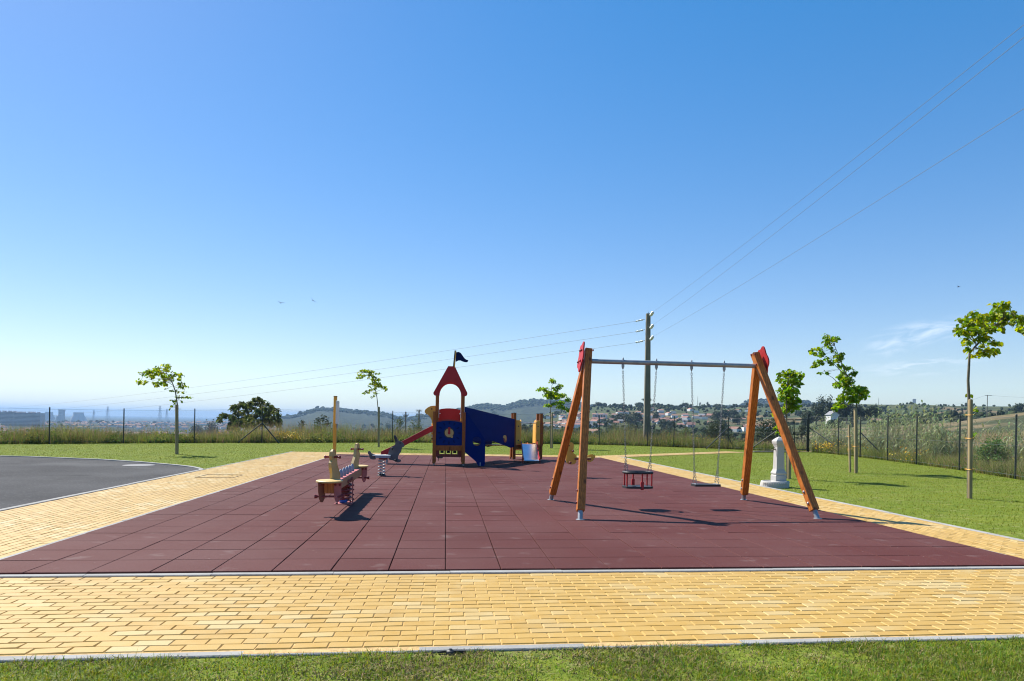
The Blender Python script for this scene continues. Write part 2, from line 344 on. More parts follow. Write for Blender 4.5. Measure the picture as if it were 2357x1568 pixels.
def land_material():
    m=bpy.data.materials.new('fields_and_scrub'); m.use_nodes=True; nt=m.node_tree; N=nt.nodes; L=nt.links; b=N['Principled BSDF']
    b.inputs['Roughness'].default_value=.95; b.inputs['Specular IOR Level'].default_value=.1
    g=N.new('ShaderNodeNewGeometry'); P=g.outputs['Position']
    def noise(s,d=5):
        n=N.new('ShaderNodeTexNoise'); n.inputs['Scale'].default_value=s; n.inputs['Detail'].default_value=d; L.new(P,n.inputs['Vector']); return n.outputs['Fac']
    def rng_(v,a,b_):
        r=N.new('ShaderNodeMapRange'); r.inputs[1].default_value=a; r.inputs[2].default_value=b_; L.new(v,r.inputs[0]); return r.outputs[0]
    def mix(f,a,b_):
        x=N.new('ShaderNodeMix'); x.data_type='RGBA'; L.new(f,x.inputs['Factor'])
        for s,v in(('A',a),('B',b_)):
            if isinstance(v,tuple): x.inputs[s].default_value=(*v,1)
            else: L.new(v,x.inputs[s])
        return x.outputs['Result']
    rr_n=lambda v: rng_(v,.42,.62)
    vor=N.new('ShaderNodeTexVoronoi'); vor.inputs['Scale'].default_value=.011; L.new(P,vor.inputs['Vector'])
    sp=N.new('ShaderNodeSeparateColor'); L.new(vor.outputs['Color'],sp.inputs[0])
    fields=mix(rng_(sp.outputs[0],.45,.55),(.085,.095,.035),(.19,.135,.07))
    fields=mix(rng_(sp.outputs[1],.60,.66),fields,(.06,.085,.035))
    # vine rows on the far slope
    wv=N.new('ShaderNodeTexWave'); wv.inputs['Scale'].default_value=.09; wv.inputs['Distortion'].default_value=1.0; wv.bands_direction='X'; L.new(P,wv.inputs['Vector'])
    vine=mix(rng_(wv.outputs['Fac'],.35,.65),(.050,.080,.035),(.10,.12,.055))
    ln=N.new('ShaderNodeVectorMath'); ln.operation='LENGTH'; L.new(P,ln.inputs[0])
    sx=N.new('ShaderNodeSeparateXYZ'); L.new(P,sx.inputs[0])
    fv=N.new('ShaderNodeMath'); fv.operation='MULTIPLY'; L.new(rng_(ln.outputs['Value'],850,930),fv.inputs[0]); L.new(rng_(sx.outputs['X'],470,380),fv.inputs[1])
    c=mix(fv.outputs[0],fields,vine)
    far=rng_(ln.outputs['Value'],1250,1500)
    c=mix(far,c,mix(rr_n(noise(.012,8)),(.012,.020,.014),(.030,.042,.024)))
    near=rng_(ln.outputs['Value'],230,150)
    straw=mix(rng_(noise(.09),.42,.6),(.13,.105,.055),(.20,.15,.085))
    c=mix(near,c,straw)
    scrub=mix(rng_(noise(.05,9),.50,.58),c,(.045,.055,.026))
    scrub=mix(rng_(noise(.5,6),.35,.75),scrub,mix(rng_(noise(3.,3),.3,.7),scrub,(.05,.05,.025)))
    L.new(scrub,b.inputs['Base Color'])
    return m
tag(np_obj('ground',V,Fq,land_material(),smooth=True),kind='structure')
# ------------------------------------------------------------------ the park
FENCE_W=[(-40,14),(-30,22.7),(-20.8,30.7),(-18.56,32.64),(-16.16,34.76),(-13.3,36.5),(-10.08,38.9),(-7.17,41.0),(-3.5,42.6),(.07,43.59),(5.63,43.9),(8.56,43.0),(9.98,42.0),(12.75,40.1),(14.75,37.9)]
FENCE_E=[(16.65,38.25),(16.75,35.0),(16.45,32.2),(16.25,29.5),(15.88,26.76),(15.42,23.49),(14.54,19.68),(13.4,16),(12.2,12.5),(11,9)]
def lawn_material(scale=1.0):
    m=bpy.data.materials.new('mown_turf'); m.use_nodes=True; nt=m.node_tree; N=nt.nodes; L=nt.links; b=N['Principled BSDF']
    b.inputs['Roughness'].default_value=.9; b.inputs['Specular IOR Level'].default_value=.08
    g=N.new('ShaderNodeNewGeometry'); P=g.outputs['Position']
    def noise(s,d=5,st=None):
        v=P
        if st:
            mp=N.new('ShaderNodeMapping'); mp.inputs['Scale'].default_value=st; mp.inputs['Rotation'].default_value=(0,0,-.12); L.new(P,mp.inputs[0]); v=mp.outputs[0]
        n=N.new('ShaderNodeTexNoise'); n.inputs['Scale'].default_value=s; n.inputs['Detail'].default_value=d; L.new(v,n.inputs['Vector']); return n.outputs['Fac']
    def rr(v,a,b_):
        r=N.new('ShaderNodeMapRange'); r.inputs[1].default_value=a; r.inputs[2].default_value=b_; L.new(v,r.inputs[0]); return r.outputs[0]
    def mix(f,a,b_):
        x=N.new('ShaderNodeMix'); x.data_type='RGBA'; L.new(f,x.inputs['Factor'])
        for s,v in(('A',a),('B',b_)):
            if isinstance(v,tuple): x.inputs[s].default_value=(*v,1)
            else: L.new(v,x.inputs[s])
        return x.outputs['Result']
    c=mix(rr(noise(.9,6),.35,.65),LAWN1,LAWN2)
    c=mix(rr(noise(2.2,6,(.35,2.2,1)),.55,.78),c,LAWN3)
    c=mix(rr(noise(14,4),.38,.72),c,mix(rr(noise(30,3),.3,.7),LAWN1,LAWN4))
    c=mix(rr(noise(5,5),.60,.72),c,LAWN3); c=mix(rr(noise(4.3,5),.40,.30),c,LAWN4)
    L.new(c,b.inputs['Base Color'])
    bp=N.new('ShaderNodeBump'); bp.inputs['Strength'].default_value=.9; bp.inputs['Distance'].default_value=.03
    L.new(noise(26,4),bp.inputs['Height']); L.new(bp.outputs[0],b.inputs['Normal'])
    return m
m_lawn=lawn_material()
poly=[(-45,-30),(10,-30)]+FENCE_E[::-1]+FENCE_W[::-1]+[(-45,9)]
lw=MB(); lw.prism([(p[0],p[1]) for p in poly],(0,0,-.0325),(1,0,0),(0,1,0),.025)
tag(lw.build('lawn',m_lawn),kind='structure')
SH=.025
def WS(a,b,z): return W(a,b+SH*a,z)
m_sand=M('joint_sand',(.46,.30,.12),.9,.25,30)
m_brick=None
def paver_material():
    m=bpy.data.materials.new('yellow_concrete_paver'); m.use_nodes=True; nt=m.node_tree; N=nt.nodes; L=nt.links; b=N['Principled BSDF']
    b.inputs['Roughness'].default_value=PAVER_ROUGH; b.inputs['Specular IOR Level'].default_value=PAVER_SPEC
    g=N.new('ShaderNodeNewGeometry'); P=g.outputs['Position']; R=g.outputs['Random Per Island']
    def noise(s,d=4):
        n=N.new('ShaderNodeTexNoise'); n.inputs['Scale'].default_value=s; n.inputs['Detail'].default_value=d; L.new(P,n.inputs['Vector']); return n.outputs['Fac']
    def rr(v,a,b_,c=0,d=1):
        r=N.new('ShaderNodeMapRange'); r.inputs[1].default_value=a; r.inputs[2].default_value=b_; r.inputs[3].default_value=c; r.inputs[4].default_value=d; L.new(v,r.inputs[0]); return r.outputs[0]
    def mix(f,a,b_):
        x=N.new('ShaderNodeMix'); x.data_type='RGBA'; L.new(f,x.inputs['Factor'])
        for s,v in(('A',a),('B',b_)):
            if isinstance(v,tuple): x.inputs[s].default_value=(*v,1)
            else: L.new(v,x.inputs[s])
        return x.outputs['Result']
    wn=N.new('ShaderNodeTexWhiteNoise'); wn.noise_dimensions='1D'; L.new(R,wn.inputs['W'])
    c=mix(R,PAV1,PAV2)
    # lime bloom: whole bricks, gathered in patches
    ad=N.new('ShaderNodeMath'); ad.operation='ADD'; L.new(noise(.8,3),ad.inputs[0])
    ml=N.new('ShaderNodeMath'); ml.operation='MULTIPLY'; ml.inputs[1].default_value=.42; L.new(wn.outputs['Value'],ml.inputs[0]); L.new(ml.outputs[0],ad.inputs[1])
    c=mix(rr(ad.outputs[0],.78,.97,0,.75),c,PAV3)
    c=mix(rr(noise(9,5),.35,.75,0,.25),c,PAV3)
    c=mix(rr(noise(60,3),.55,.8,0,.20),c,(.30,.18,.07))
    c=mix(rr(noise(1.7,7),.55,.75,0,.28),c,(.27,.165,.055))
    L.new(c,b.inputs['Base Color'])
    bp=N.new('ShaderNodeBump'); bp.inputs['Strength'].default_value=.25; bp.inputs['Distance'].default_value=.004
    L.new(noise(180,2),bp.inputs['Height']); L.new(bp.outputs[0],b.inputs['Normal'])
    return m
m_pav=paver_material()
def laid(o, ang, ln, wd, sh=0.0, bl=.2085, bw=.1012, bound=None, seed=0):
    """running-bond blocks: rows run along the direction ang from o (playground axes)"""
    r=np.random.default_rng(seed); nrow=int(round(wd/bw)); bw=wd/nrow; out=[]
    rows=[]
    for k in range(nrow):
        off=(k%2)*bl/2+r.normal(0,.003)
        n=int(ln/bl)+2; s0=np.arange(n)*bl-bl+off
        s1=s0+bl; s0=np.maximum(s0,0); s1=np.minimum(s1,ln); ok=s1-s0>.03
        rows.append(np.stack([s0[ok],s1[ok],np.full(ok.sum(),k*bw),np.full(ok.sum(),(k+1)*bw)],-1))
    B=np.concatenate(rows); n=len(B); gap=.0015+r.random(n)*.0008
    s0=B[:,0]+gap; s1=B[:,1]-gap; t0=B[:,2]+gap; t1=B[:,3]-gap; ch=.0055
    zt=r.normal(0,.0006,n); tilt=r.normal(0,.0008,(n,2))
    cor=[]
    for zz,q in((-.016,0),(-.006,0),(0,ch)):
        for i,j in((0,0),(1,0),(1,1),(0,1)):
            s=(s1-q) if i else (s0+q); t=(t1-q) if j else (t0+q)
            z=zz+(zt+tilt[:,0]*(i*2-1)+tilt[:,1]*(j*2-1) if zz>-.01 else 0)
            cor.append(np.stack([s,t,z+0*s],-1))
    P=np.stack(cor,1)      # n,12,3
    ca,sa=math.cos(ang),math.sin(ang)
    a=o[0]+P[...,0]*ca-P[...,1]*sa; b=o[1]+P[...,0]*sa+P[...,1]*ca+sh*a
    V=np.stack([a*cY-b*sY,a*sY+b*cY,P[...,2]],-1).reshape(-1,3)
    f=[(8,9,10,11)]
    for L0 in(0,4):
        for i in range(4): f.append((L0+i,L0+(i+1)%4,L0+4+(i+1)%4,L0+4+i))
    Fq=(np.arange(n)[:,None,None]*12+np.array(f)[None]).reshape(-1,4)
    return V,Fq
def joinq(parts):
    V=[];Fq=[];k=0
    for v,f in parts: V.append(v); Fq.append(f+k); k+=len(v)
    return np.concatenate(V),np.concatenate(Fq)
B_ANG=math.atan2(35.0-28.0,14.9-6.1)
parts=[laid((-6.1,4.165),0,19.,1.92,SH,seed=1),
       laid((-4.10,6.12),PI/2,22.0,1.98,0,seed=2),
       laid((7.13,6.30),PI/2,21.9,.99,0,seed=3),
       laid((-4.05,26.45),0,10.15,1.65,0,seed=4),
       laid((7.25,27.55),math.atan2(6.65,8.15),10.4,.95,0,seed=5)]
V,Fq=joinq(parts)
tag(np_obj('paved_path',V,Fq,m_pav),kind='structure')
sb=MB()
for q in ([(-6.2,4.1,1),(13,4.1,1),(13,6.1,1),(-6.2,6.1,1)],[(-6.15,6.0,0),(-4.05,6.0,0),(-4.05,28.1,0),(-6.15,28.1,0)],[(6.1,6.2,0),(7.18,6.2,0),(7.18,28.1,0),(6.1,28.1,0)],[(-4.05,26.4,0),(6.1,26.4,0),(6.1,28.1,0),(-4.05,28.1,0)],[(7.2,27.4,0),(15.6,34.2,0),(14.9,35.1,0),(6.2,28.1,0)]):
    sb.add([W(a,b+(SH*a if s else 0),-.0065) for a,b,s in q],[(0,1,2,3)])
tag(sb.build('path_bedding',m_sand),kind='structure')
# rubber safety tiles
def rubber_material():
    m=bpy.data.materials.new('red_rubber_granulate'); m.use_nodes=True; nt=m.node_tree; N=nt.nodes; L=nt.links; b=N['Principled BSDF']
    b.inputs['Roughness'].default_value=RUB_ROUGH; b.inputs['Specular IOR Level'].default_value=RUB_SPEC
    g=N.new('ShaderNodeNewGeometry'); P=g.outputs['Position']; R=g.outputs['Random Per Island']
    def noise(s,d=4):
        n=N.new('ShaderNodeTexNoise'); n.inputs['Scale'].default_value=s; n.inputs['Detail'].default_value=d; L.new(P,n.inputs['Vector']); return n.outputs['Fac']
    def rr(v,a,b_,c=0,d=1):
        r=N.new('ShaderNodeMapRange'); r.inputs[1].default_value=a; r.inputs[2].default_value=b_; r.inputs[3].default_value=c; r.inputs[4].default_value=d; L.new(v,r.inputs[0]); return r.outputs[0]
    def mix(f,a,b_):
        x=N.new('ShaderNodeMix'); x.data_type='RGBA'; L.new(f,x.inputs['Factor'])
        for s,v in(('A',a),('B',b_)):
            if isinstance(v,tuple): x.inputs[s].default_value=(*v,1)
            else: L.new(v,x.inputs[s])
        return x.outputs['Result']
    c=mix(R,RUB1,RUB2)
    c=mix(rr(noise(.55,6),.42,.66,0,.65),c,RUB3)
    c=mix(rr(noise(.23,4),.45,.62,0,.45),c,tuple(v*.78 for v in RUB1))
    c=mix(rr(noise(110,2),.40,.65,0,.55),c,tuple(v*.55 for v in RUB1))
    vo=N.new('ShaderNodeTexVoronoi'); vo.inputs['Scale'].default_value=6.0; L.new(P,vo.inputs['Vector'])
    c=mix(rr(vo.outputs['Distance'],.05,.03,0,.5),c,(.35,.28,.25))
    c=mix(rr(noise(3.1,7),.62,.72,0,.30),c,(.20,.15,.14))
    L.new(c,b.inputs['Base Color'])
    bp=N.new('ShaderNodeBump'); bp.inputs['Strength'].default_value=.5; bp.inputs['Distance'].default_value=.006
    L.new(noise(140,2),bp.inputs['Height']); L.new(bp.outputs[0],b.inputs['Normal'])
    return m
m_rub=rubber_material()
r=np.random.default_rng(5); A0,A1,B0,B1=-4.02,6.08,6.19,26.32
cs=[]; 
acol=np.arange(A0,A1+.01,.505); nb=int((B1-B0)/.505)+1
T=[]
for k in range(nb):
    b0=B0+k*.505; b1=min(b0+.505,B1)
    for i in range(len(acol)):
        a0=acol[i]; a1=min(a0+.505,A1)
        if a1-a0<.05: continue
        T.append((a0,a1,b0,b1))
T=np.array(T); n=len(T)
# joints wander a little, and open wider along some lines
wide_b=r.random(nb+1)<.3; wide_a=r.random(len(acol)+1)<.25; lose=lambda v: np.where(r.random(n)<.95,v,.002)
ia=np.round((T[:,0]-A0)/.505).astype(int); ib=np.round((T[:,2]-B0)/.505).astype(int)
ga0=lose(np.where(wide_a[ia],.0034,.0027))+r.random(n)*.0010; ga1=lose(np.where(wide_a[np.minimum(ia+1,len(acol))],.0034,.0027))+r.random(n)*.002
gb0=lose(np.where(wide_b[ib],.0034,.0027))+r.random(n)*.002; gb1=lose(np.where(wide_b[np.minimum(ib+1,nb)],.0034,.0027))+r.random(n)*.002
right=T[:,0]>1.2
off=np.where(right&(ib%2==1),.0,.0)
a0=T[:,0]+ga0; a1=T[:,1]-ga1; b0=T[:,2]+gb0; b1=T[:,3]-gb1
zt=.020+r.normal(0,.0006,n); tl=r.normal(0,.0006,(n,2)); ch=.0035
cor=[]
for zz,q in((-.012,0),(-.004,0),(0,ch)):
    for i,j in((0,0),(1,0),(1,1),(0,1)):
        a=(a1-q) if i else (a0+q); b=(b1-q) if j else (b0+q)
        z=(zt+zz+tl[:,0]*(i*2-1)+tl[:,1]*(j*2-1)) if zz>-.01 else np.full(n,-.010)
        cor.append(np.stack([a,b,z],-1))
P=np.stack(cor,1); a=P[...,0]; b=P[...,1]+SH*P[...,0]*np.clip((26.3-P[...,1])/20,0,1)
V=np.stack([a*cY-b*sY,a*sY+b*cY,P[...,2]],-1).reshape(-1,3)
f=[(8,9,10,11)]+[(L0+i,L0+(i+1)%4,L0+4+(i+1)%4,L0+4+i) for L0 in(0,4) for i in range(4)]
Fq=(np.arange(n)[:,None,None]*12+np.array(f)[None]).reshape(-1,4)
tag(np_obj('rubber_floor',V,Fq,m_rub),kind='structure')
sb=MB(); sb.add([WS(A0,B0,-.008),WS(A1,B0,-.008),W(A1,B1,-.008),W(A0,B1,-.008)],[(0,1,2,3)])
tag(sb.build('rubber_bedding',M('dark_joint',(.03,.015,.016),.9)),kind='structure')
# concrete edging, laid in one-metre lengths
m_kerb=M('pale_concrete_kerb',(.28,.275,.26),.85,.12,5,6,.2,90,isl=.08,spec=.15)
def kerb(mb,pts,w,zt,seg=1.0,gap=.004,shear=0):
    """pts in playground axes; the kerb lies to the left of the line"""
    P=[Vector((p[0],p[1]+shear*p[0],0)) for p in pts]
    for p,q in zip(P[:-1],P[1:]):
        d=q-p; ln=d.length; d.normalize(); nrm=Vector((-d.y,d.x,0)); k=max(1,round(ln/seg))
        for i in range(k):
            s0=p+d*(ln*i/k+(gap if k>1 or ln>.8 else 0)); s1=p+d*(ln*(i+1)/k); j=random.uniform(-.002,.002); zj=random.uniform(-.002,.002)
            vs=[]
            for z,c in((-.05,0),(zt-.006+zj,0),(zt+zj,.006)):
                for e,t in((s0,0),(s1,0),(s1,1),(s0,1)):
                    b=e+nrm*((w-c) if t else c)+nrm*j; vs.append(W(b.x,b.y,z))
            mb.add(vs,[(8,9,10,11)]+[(L0+i,L0+(i+1)%4,L0+4+(i+1)%4,L0+4+i) for L0 in(0,4) for i in range(4)])
k=MB()
kerb(k,[(-6.2,4.085),(13,4.085)],.072,-.006,shear=SH)
kerb(k,[(-4.02,6.098),(7.2,6.098)],.078,.010,shear=SH)
kerb(k,[(-4.03,6.12),(-4.03,26.35)],.07,.008)
kerb(k,[(-6.09,6.0),(-6.09,18.2)],.10,.010)
kerb(k,[(-6.09,18.2),(-6.09,28.1)],.06,.006)
kerb(k,[(7.22,6.35),(7.22,27.5)],.08,.008)
kerb(k,[(6.14,6.30),(6.14,27.2)],.05,.006)
kerb(k,[(-4.0,26.35),(6.1,26.35)],.06,.006)
RC=[(-6.18,17.9),(-6.32,18.3),(-6.57,18.68),(-6.95,19.16),(-7.6,19.75),(-8.89,20.75),(-10.5,21.7),(-12.93,22.55),(-16,23.1),(-20,23.4),(-30,23.4)]
kerb(k,RC[::-1],.10,.012)
tag(k.build('kerb',m_kerb),kind='structure')
m_asph=M('sunbleached_asphalt',ASPH1,.9,.12,.5,8,.5,160,spec=.03,col2=ASPH2,world=True)
nt_=m_asph.node_tree; b_=nt_.nodes['Principled BSDF']; sc_=b_.inputs['Base Color'].links[0].from_socket; gg_=nt_.nodes.new('ShaderNodeNewGeometry')
for s_c,lo_,hi_,cc_,am_ in((22,.55,.70,(.16,.16,.155),.45),(.35,.52,.68,(.135,.134,.132),.55),(1.3,.60,.75,(.045,.045,.046),.5)):
    n_=nt_.nodes.new('ShaderNodeTexNoise'); n_.inputs['Scale'].default_value=s_c; n_.inputs['Detail'].default_value=5; nt_.links.new(gg_.outputs['Position'],n_.inputs['Vector'])
    r_=nt_.nodes.new('ShaderNodeMapRange'); r_.inputs[1].default_value=lo_; r_.inputs[2].default_value=hi_; r_.inputs[4].default_value=am_; nt_.links.new(n_.outputs['Fac'],r_.inputs[0])
    x_=nt_.nodes.new('ShaderNodeMix'); x_.data_type='RGBA'; x_.inputs['B'].default_value=(*cc_,1); nt_.links.new(r_.outputs[0],x_.inputs['Factor']); nt_.links.new(sc_,x_.inputs['A']); sc_=x_.outputs['Result']
nt_.links.new(sc_,b_.inputs['Base Color'])
rd=MB(); pr=[(-6.2,-20),(-6.2,17.9)]+RC[1:]+[(-30,-20)]
rd.prism(pr,W(0,0,-.0155),W(1,0),W(0,1),.007)
tag(rd.build('road',m_asph),kind='structure')
mc=MB(); mc.lathe([(.40,-.012),(.40,-.006),(.385,-.004),(.32,-.004),(.315,-.005),(.31,-.004)],28,(0,0,0),smooth=False)
g0=at(320,1069,18.6); mo=mc.build('manhole_cover',M('worn_cover',(.092,.092,.096),.6,.2,20,bump=.3,bs=50),loc=(g0.x,g0.y,0)); 
tag(mo,'pale round manhole cover in the grey asphalt road','manhole cover')
mc=MB()
for i in(-1,1):
    mc.box((i*.40,0,.003),(.012,.812,.008)); mc.box((0,i*.40,.003),(.788,.012,.008))
g0=W(-5.1,16.1); mo=mc.build('access_cover',M('frame_steel',(.14,.10,.05),.6),loc=(g0.x,g0.y,0)); mo.rotation_euler=(0,0,YAW)
tag(mo,'square framed access cover set into the left yellow path','access cover')
mc=MB(); mc.lathe([(.026,-.03),(.028,.008),(.022,.014),(.010,.016),(.009,.022)],12); mc.beam((.02,0,.008),(.085,.01,.006),.024,.014); mc.beam((-.03,0,.008),(-.075,-.01,.004),.02,.012)
g0=at(1037,1499,4.05); tag(mc.build('sprinkler',m_black,loc=(g0.x,g0.y,-.012)),'small black lawn sprinkler head against the front concrete kerb','sprinkler')
# ------------------------------------------------------------------ grass blades
def blades(P,h,w,seed,lean=.5,seg=2):
    r=np.random.default_rng(seed); n=len(P); az=r.random(n)*2*PI; l=lean*np.abs(r.normal(0,1,n)); az2=r.random(n)*2*PI
    side=np.stack([np.cos(az),np.sin(az),0*az],-1); d=np.stack([np.cos(az2),np.sin(az2),0*az],-1)
    rows=[]
    for k in range(seg+1):
        t=k/seg; c=P+d*(l*h*t*t)[:,None]+np.array([0,0,1.])*(h*t*np.sqrt(np.maximum(.1,1-(.5*l*t)**2)))[:,None]
        ww=w*(1-t*.92)/2
        rows.append(c-side*ww[:,None]); rows.append(c+side*ww[:,None])
    V=np.stack(rows,1).reshape(-1,3); nv=2*(seg+1)
    f=np.array([(2*k,2*k+1,2*k+3,2*k+2) for k in range(seg)])
    return V,(np.arange(n)[:,None,None]*nv+f[None]).reshape(-1,4)
def in_poly(P,poly):
    x,y=P[:,0],P[:,1]; ins=np.zeros(len(P),bool); n=len(poly)
    for i in range(n):
        x0,y0=poly[i]; x1,y1=poly[(i+1)%n]
        c=((y0>y)!=(y1>y)); xi=(x1-x0)*(y-y0)/((y1-y0) if y1!=y0 else 1e-9)+x0
        ins^=(c&(x<xi))
    return ins
def toab(P): return P[:,0]*cY+P[:,1]*sY, -P[:,0]*sY+P[:,1]*cY
m_g1=M('turf_blade',G1,.5,.25,2,isl=.42,trans=.40,spec=.2); m_g2=M('turf_blade_yellow',G2,.55,.25,2,isl=.35,trans=.4,spec=.2); m_g3=M('dry_blade',G3,.7,.2,2,isl=.3,spec=.2)
n=190000; u=r.random((n,2)); a=-5.5+u[:,0]*12.5; b=2.6+u[:,1]*1.495; b=b+SH*a
P=np.stack([a*cY-b*sY,a*sY+b*cY,np.full(n,-.022)],-1)
def nf(P,k,s):
    q=np.random.default_rng(s); v=np.zeros(len(P))
    for i in range(6):
        t=q.random()*PI*2; f=k*1.6**i*.5; v+=np.sin((P[:,0]*math.cos(t)+P[:,1]*math.sin(t))*f+q.random()*6)*.72**i
    return v/1.6
pat=nf(P,3.2,1)+.5*nf(P,11,2); tuft=nf(P,9,3)
keep=r.random(n)<np.clip(.95+.5*tuft+.35*pat,.25,1); P=P[keep];pat=pat[keep];tuft=tuft[keep];n=len(P)
h=(.020+.018*r.random(n))*(1+.30*tuft.clip(-1,1)+.15*pat.clip(-1,1)); h[r.random(n)<.02]*=1.6; w=.0042+.0045*r.random(n)
V,Fq=blades(P,h,w,3,1.7,2); q=r.random(n); dryp=np.clip(.20-.30*pat,.05,.65)
mi=np.where(q<dryp,2,np.where(q<dryp+(1-dryp)*.4,1,0))
tag(np_obj('grass',V,Fq,[m_g1,m_g2,m_g3],np.repeat(mi,2)),'short green turf grass blades in front of the yellow path','grass',kind='stuff')
# the mown lawns further off
n=520000; P=np.stack([r.uniform(-26,17.5,n),r.uniform(8,43.5,n)],-1); aa,bb=toab(P)
# more blades where they are nearer
keep=in_poly(P,poly)&(r.random(n)<np.clip(18/np.maximum(P[:,1],8),.25,1))
keep&=~((aa>-6.2)&(aa<7.33)&(bb>3.9)&(bb<28.2)); keep&=~in_poly(np.stack([aa,bb],-1),pr)
br=[(7.2,27.35),(15.7,34.2),(14.9,35.2),(6.0,28.0)]; keep&=~in_poly(np.stack([aa,bb],-1),br)
keep&=np.abs(P[:,0])<P[:,1]*.80
P=P[keep]; n=len(P); P=np.column_stack([P,np.full(n,-.022)])
V,Fq=blades(P,.016+.016*r.random(n),.006+.005*r.random(n)+.0002*P[:,1],4,1.2,1); 
pat=np.sin(P[:,0]*.9+np.sin(P[:,1]*1.1)*1.7)*np.sin(P[:,1]*2.3)+r.normal(0,.7,n)
mi=np.where(pat<-.9,2,np.where(pat>.2,1,0))
m_m1=M('mown_blade',LAWN1,.6,.2,2,isl=.3,trans=.30,spec=.08); m_m2=M('mown_blade_yellow',LAWN2,.6,.2,2,isl=.3,trans=.30,spec=.08); m_m3=M('mown_blade_dry',LAWN3,.7,.2,2,isl=.2,trans=.2,spec=.15)
tag(np_obj('mown_grass',V,Fq,[m_m1,m_m2,m_m3],mi),'short mown grass of the lawns round the playground','grass',kind='stuff')
# ================================================================== play equipment (local x = across, y = away, z = up)
ZR=.020
def eq(name,a,b,label,cat,z=ZR,group=None):
    o=empty(name,W(a,b,z),YAW); return tag(o,label,cat,group)
# ------------------------------------------------------------------ swing frame
OA,OB=3.65,10.6
sw=eq('swing_frame',OA,OB,'tall orange timber swing frame with steel crossbar and red end panels','swing frame')
def sp(a,b,z): return Vector((a-OA,b-OB,z-ZR))
tops={-1:sp(2.19,10.53,2.46),1:sp(5.07,10.77,2.50)}
feet={(-1,-1):sp(1.88,9.34,0),(-1,1):sp(1.84,11.74,0),(1,-1):sp(5.47,9.56,0),(1,1):sp(5.42,11.96,0)}
for s in(-1,1):
    for e in(-1,1):
        f=feet[(s,e)]; f=Vector((f.x,f.y,0)); t=tops[s]+Vector((0,e*.055*(-1 if e<0 else 1),0))
        # near legs run to the very top, far legs butt against them
        if e<0: top=tops[s]+Vector((.02*s*-1,.05,.06))
        else: top=tops[s]+Vector((0,.0,-.06))+ (feet[(s,1)]-tops[s]).normalized()*.06
        d=(top-f).normalized(); lo=f+d*.13
        mb=MB(); mb.beam(lo,top,.112,.112,up=(1,0,0)); leg=mb.build('leg',m_wood,sw,bevel=.008)
        mb=MB(); mb.tube([f-d*.02,lo+d*.04],.036,12); mb.lathe([(.06,0),(.06,.006)],14,(f.x,f.y,0)); mb.build('steel_foot',m_steel,leg)
        side=Vector((-1,0,0)) if s<0 else Vector((-1,0,0)); out=side-d*side.dot(d); out.normalize(); fr=d.cross(out).normalized()
        if fr.y>0: fr=-fr
        for q,(k,dirv) in enumerate(((.12,out),(.30,out))):
            mb=MB(); c=lo+d*k+dirv*.058
            mb.tube([c-dirv*.01,c+dirv*.008,c+dirv*.014],[.020,.020,.010],8); mb.build('bolt',m_dred if s<0 else m_steel,leg)
bar_z=2.335
pL=sp(2.20,10.53,bar_z); pR=sp(5.06,10.77,bar_z+.015)
mb=MB(); mb.tube([pL,pR],.037,14); bar=mb.build('crossbar',m_steel,sw)
for s in(-1,1):
    t=tops[s]; b1=(feet[(s,-1)]-feet[(s,1)]).normalized(); up=(t-(feet[(s,-1)]+feet[(s,1)])/2).normalized()
    out=Vector((s,0,0)); out=(out-b1*out.dot(b1)-up*out.dot(up)).normalized()
    lob=[]
    for i in range(48):
        q=2*PI*i/48; rr=1+.11*math.cos(5*q+ .3); lob.append((.165*rr*math.cos(q),.225*rr*math.sin(q)))
    mb=MB(); mb.prism(lob,t+out*.095-up*.075,b1,up,.022); pan=mb.build('red_panel',m_red,sw,bevel=.003)
    for i,j in((-.06,.10),(.05,.10),(-.09,-.08),(.06,-.07)):
        mb=MB(); c=t+out*.106+b1*i+up*(j-.075); mb.tube([c,c+out*.012,c+out*.022],[.020,.020,.010],8); mb.build('bolt',m_dred,pan)
        mb=MB(); c=t-out*.06+b1*i*1.1+up*(j-.05); mb.tube([c,c-out*.016],[.018,.014],8); mb.build('bolt',m_dred,sw)
ang=math.atan2(pR.y-pL.y,pR.x-pL.x)
def barpt(x): 
    t=(x-pL.x)/(pR.x-pL.x); return pL+(pR-pL)*t
def bar_at_px(x):   # point of the crossbar on the photo column x
    r=ray(x,835); lo,hi=0.,1.
    for _ in range(40):
        t=(lo+hi)/2; q=pL+(pR-pL)*t; w=W(q.x+OA,q.y+OB)
        if w.x/w.y<r[0]: lo=t
        else: hi=t
    return pL+(pR-pL)*lo
hang=[bar_at_px(x) for x in(1434,1511,1592,1667)]
for h in hang:
    mb=MB(); mb.tube([h+Vector((0,0,.036)),h+Vector((0,0,.060)),h+Vector((0,0,.075))],[.014,.012,.004],8)
    hg=mb.build('chain_hanger',m_steel,sw)
    mb=MB(); mb.box(h+Vector((0,0,-.060)),(.040,.030,.052)); mb.tube([h+Vector((-.022,0,-.062)),h+Vector((.022,0,-.062))],.012,8); mb.box(h+Vector((0,0,-.094)),(.026,.014,.03)); mb.build('swivel_block',m_steel,hg,bevel=.004)
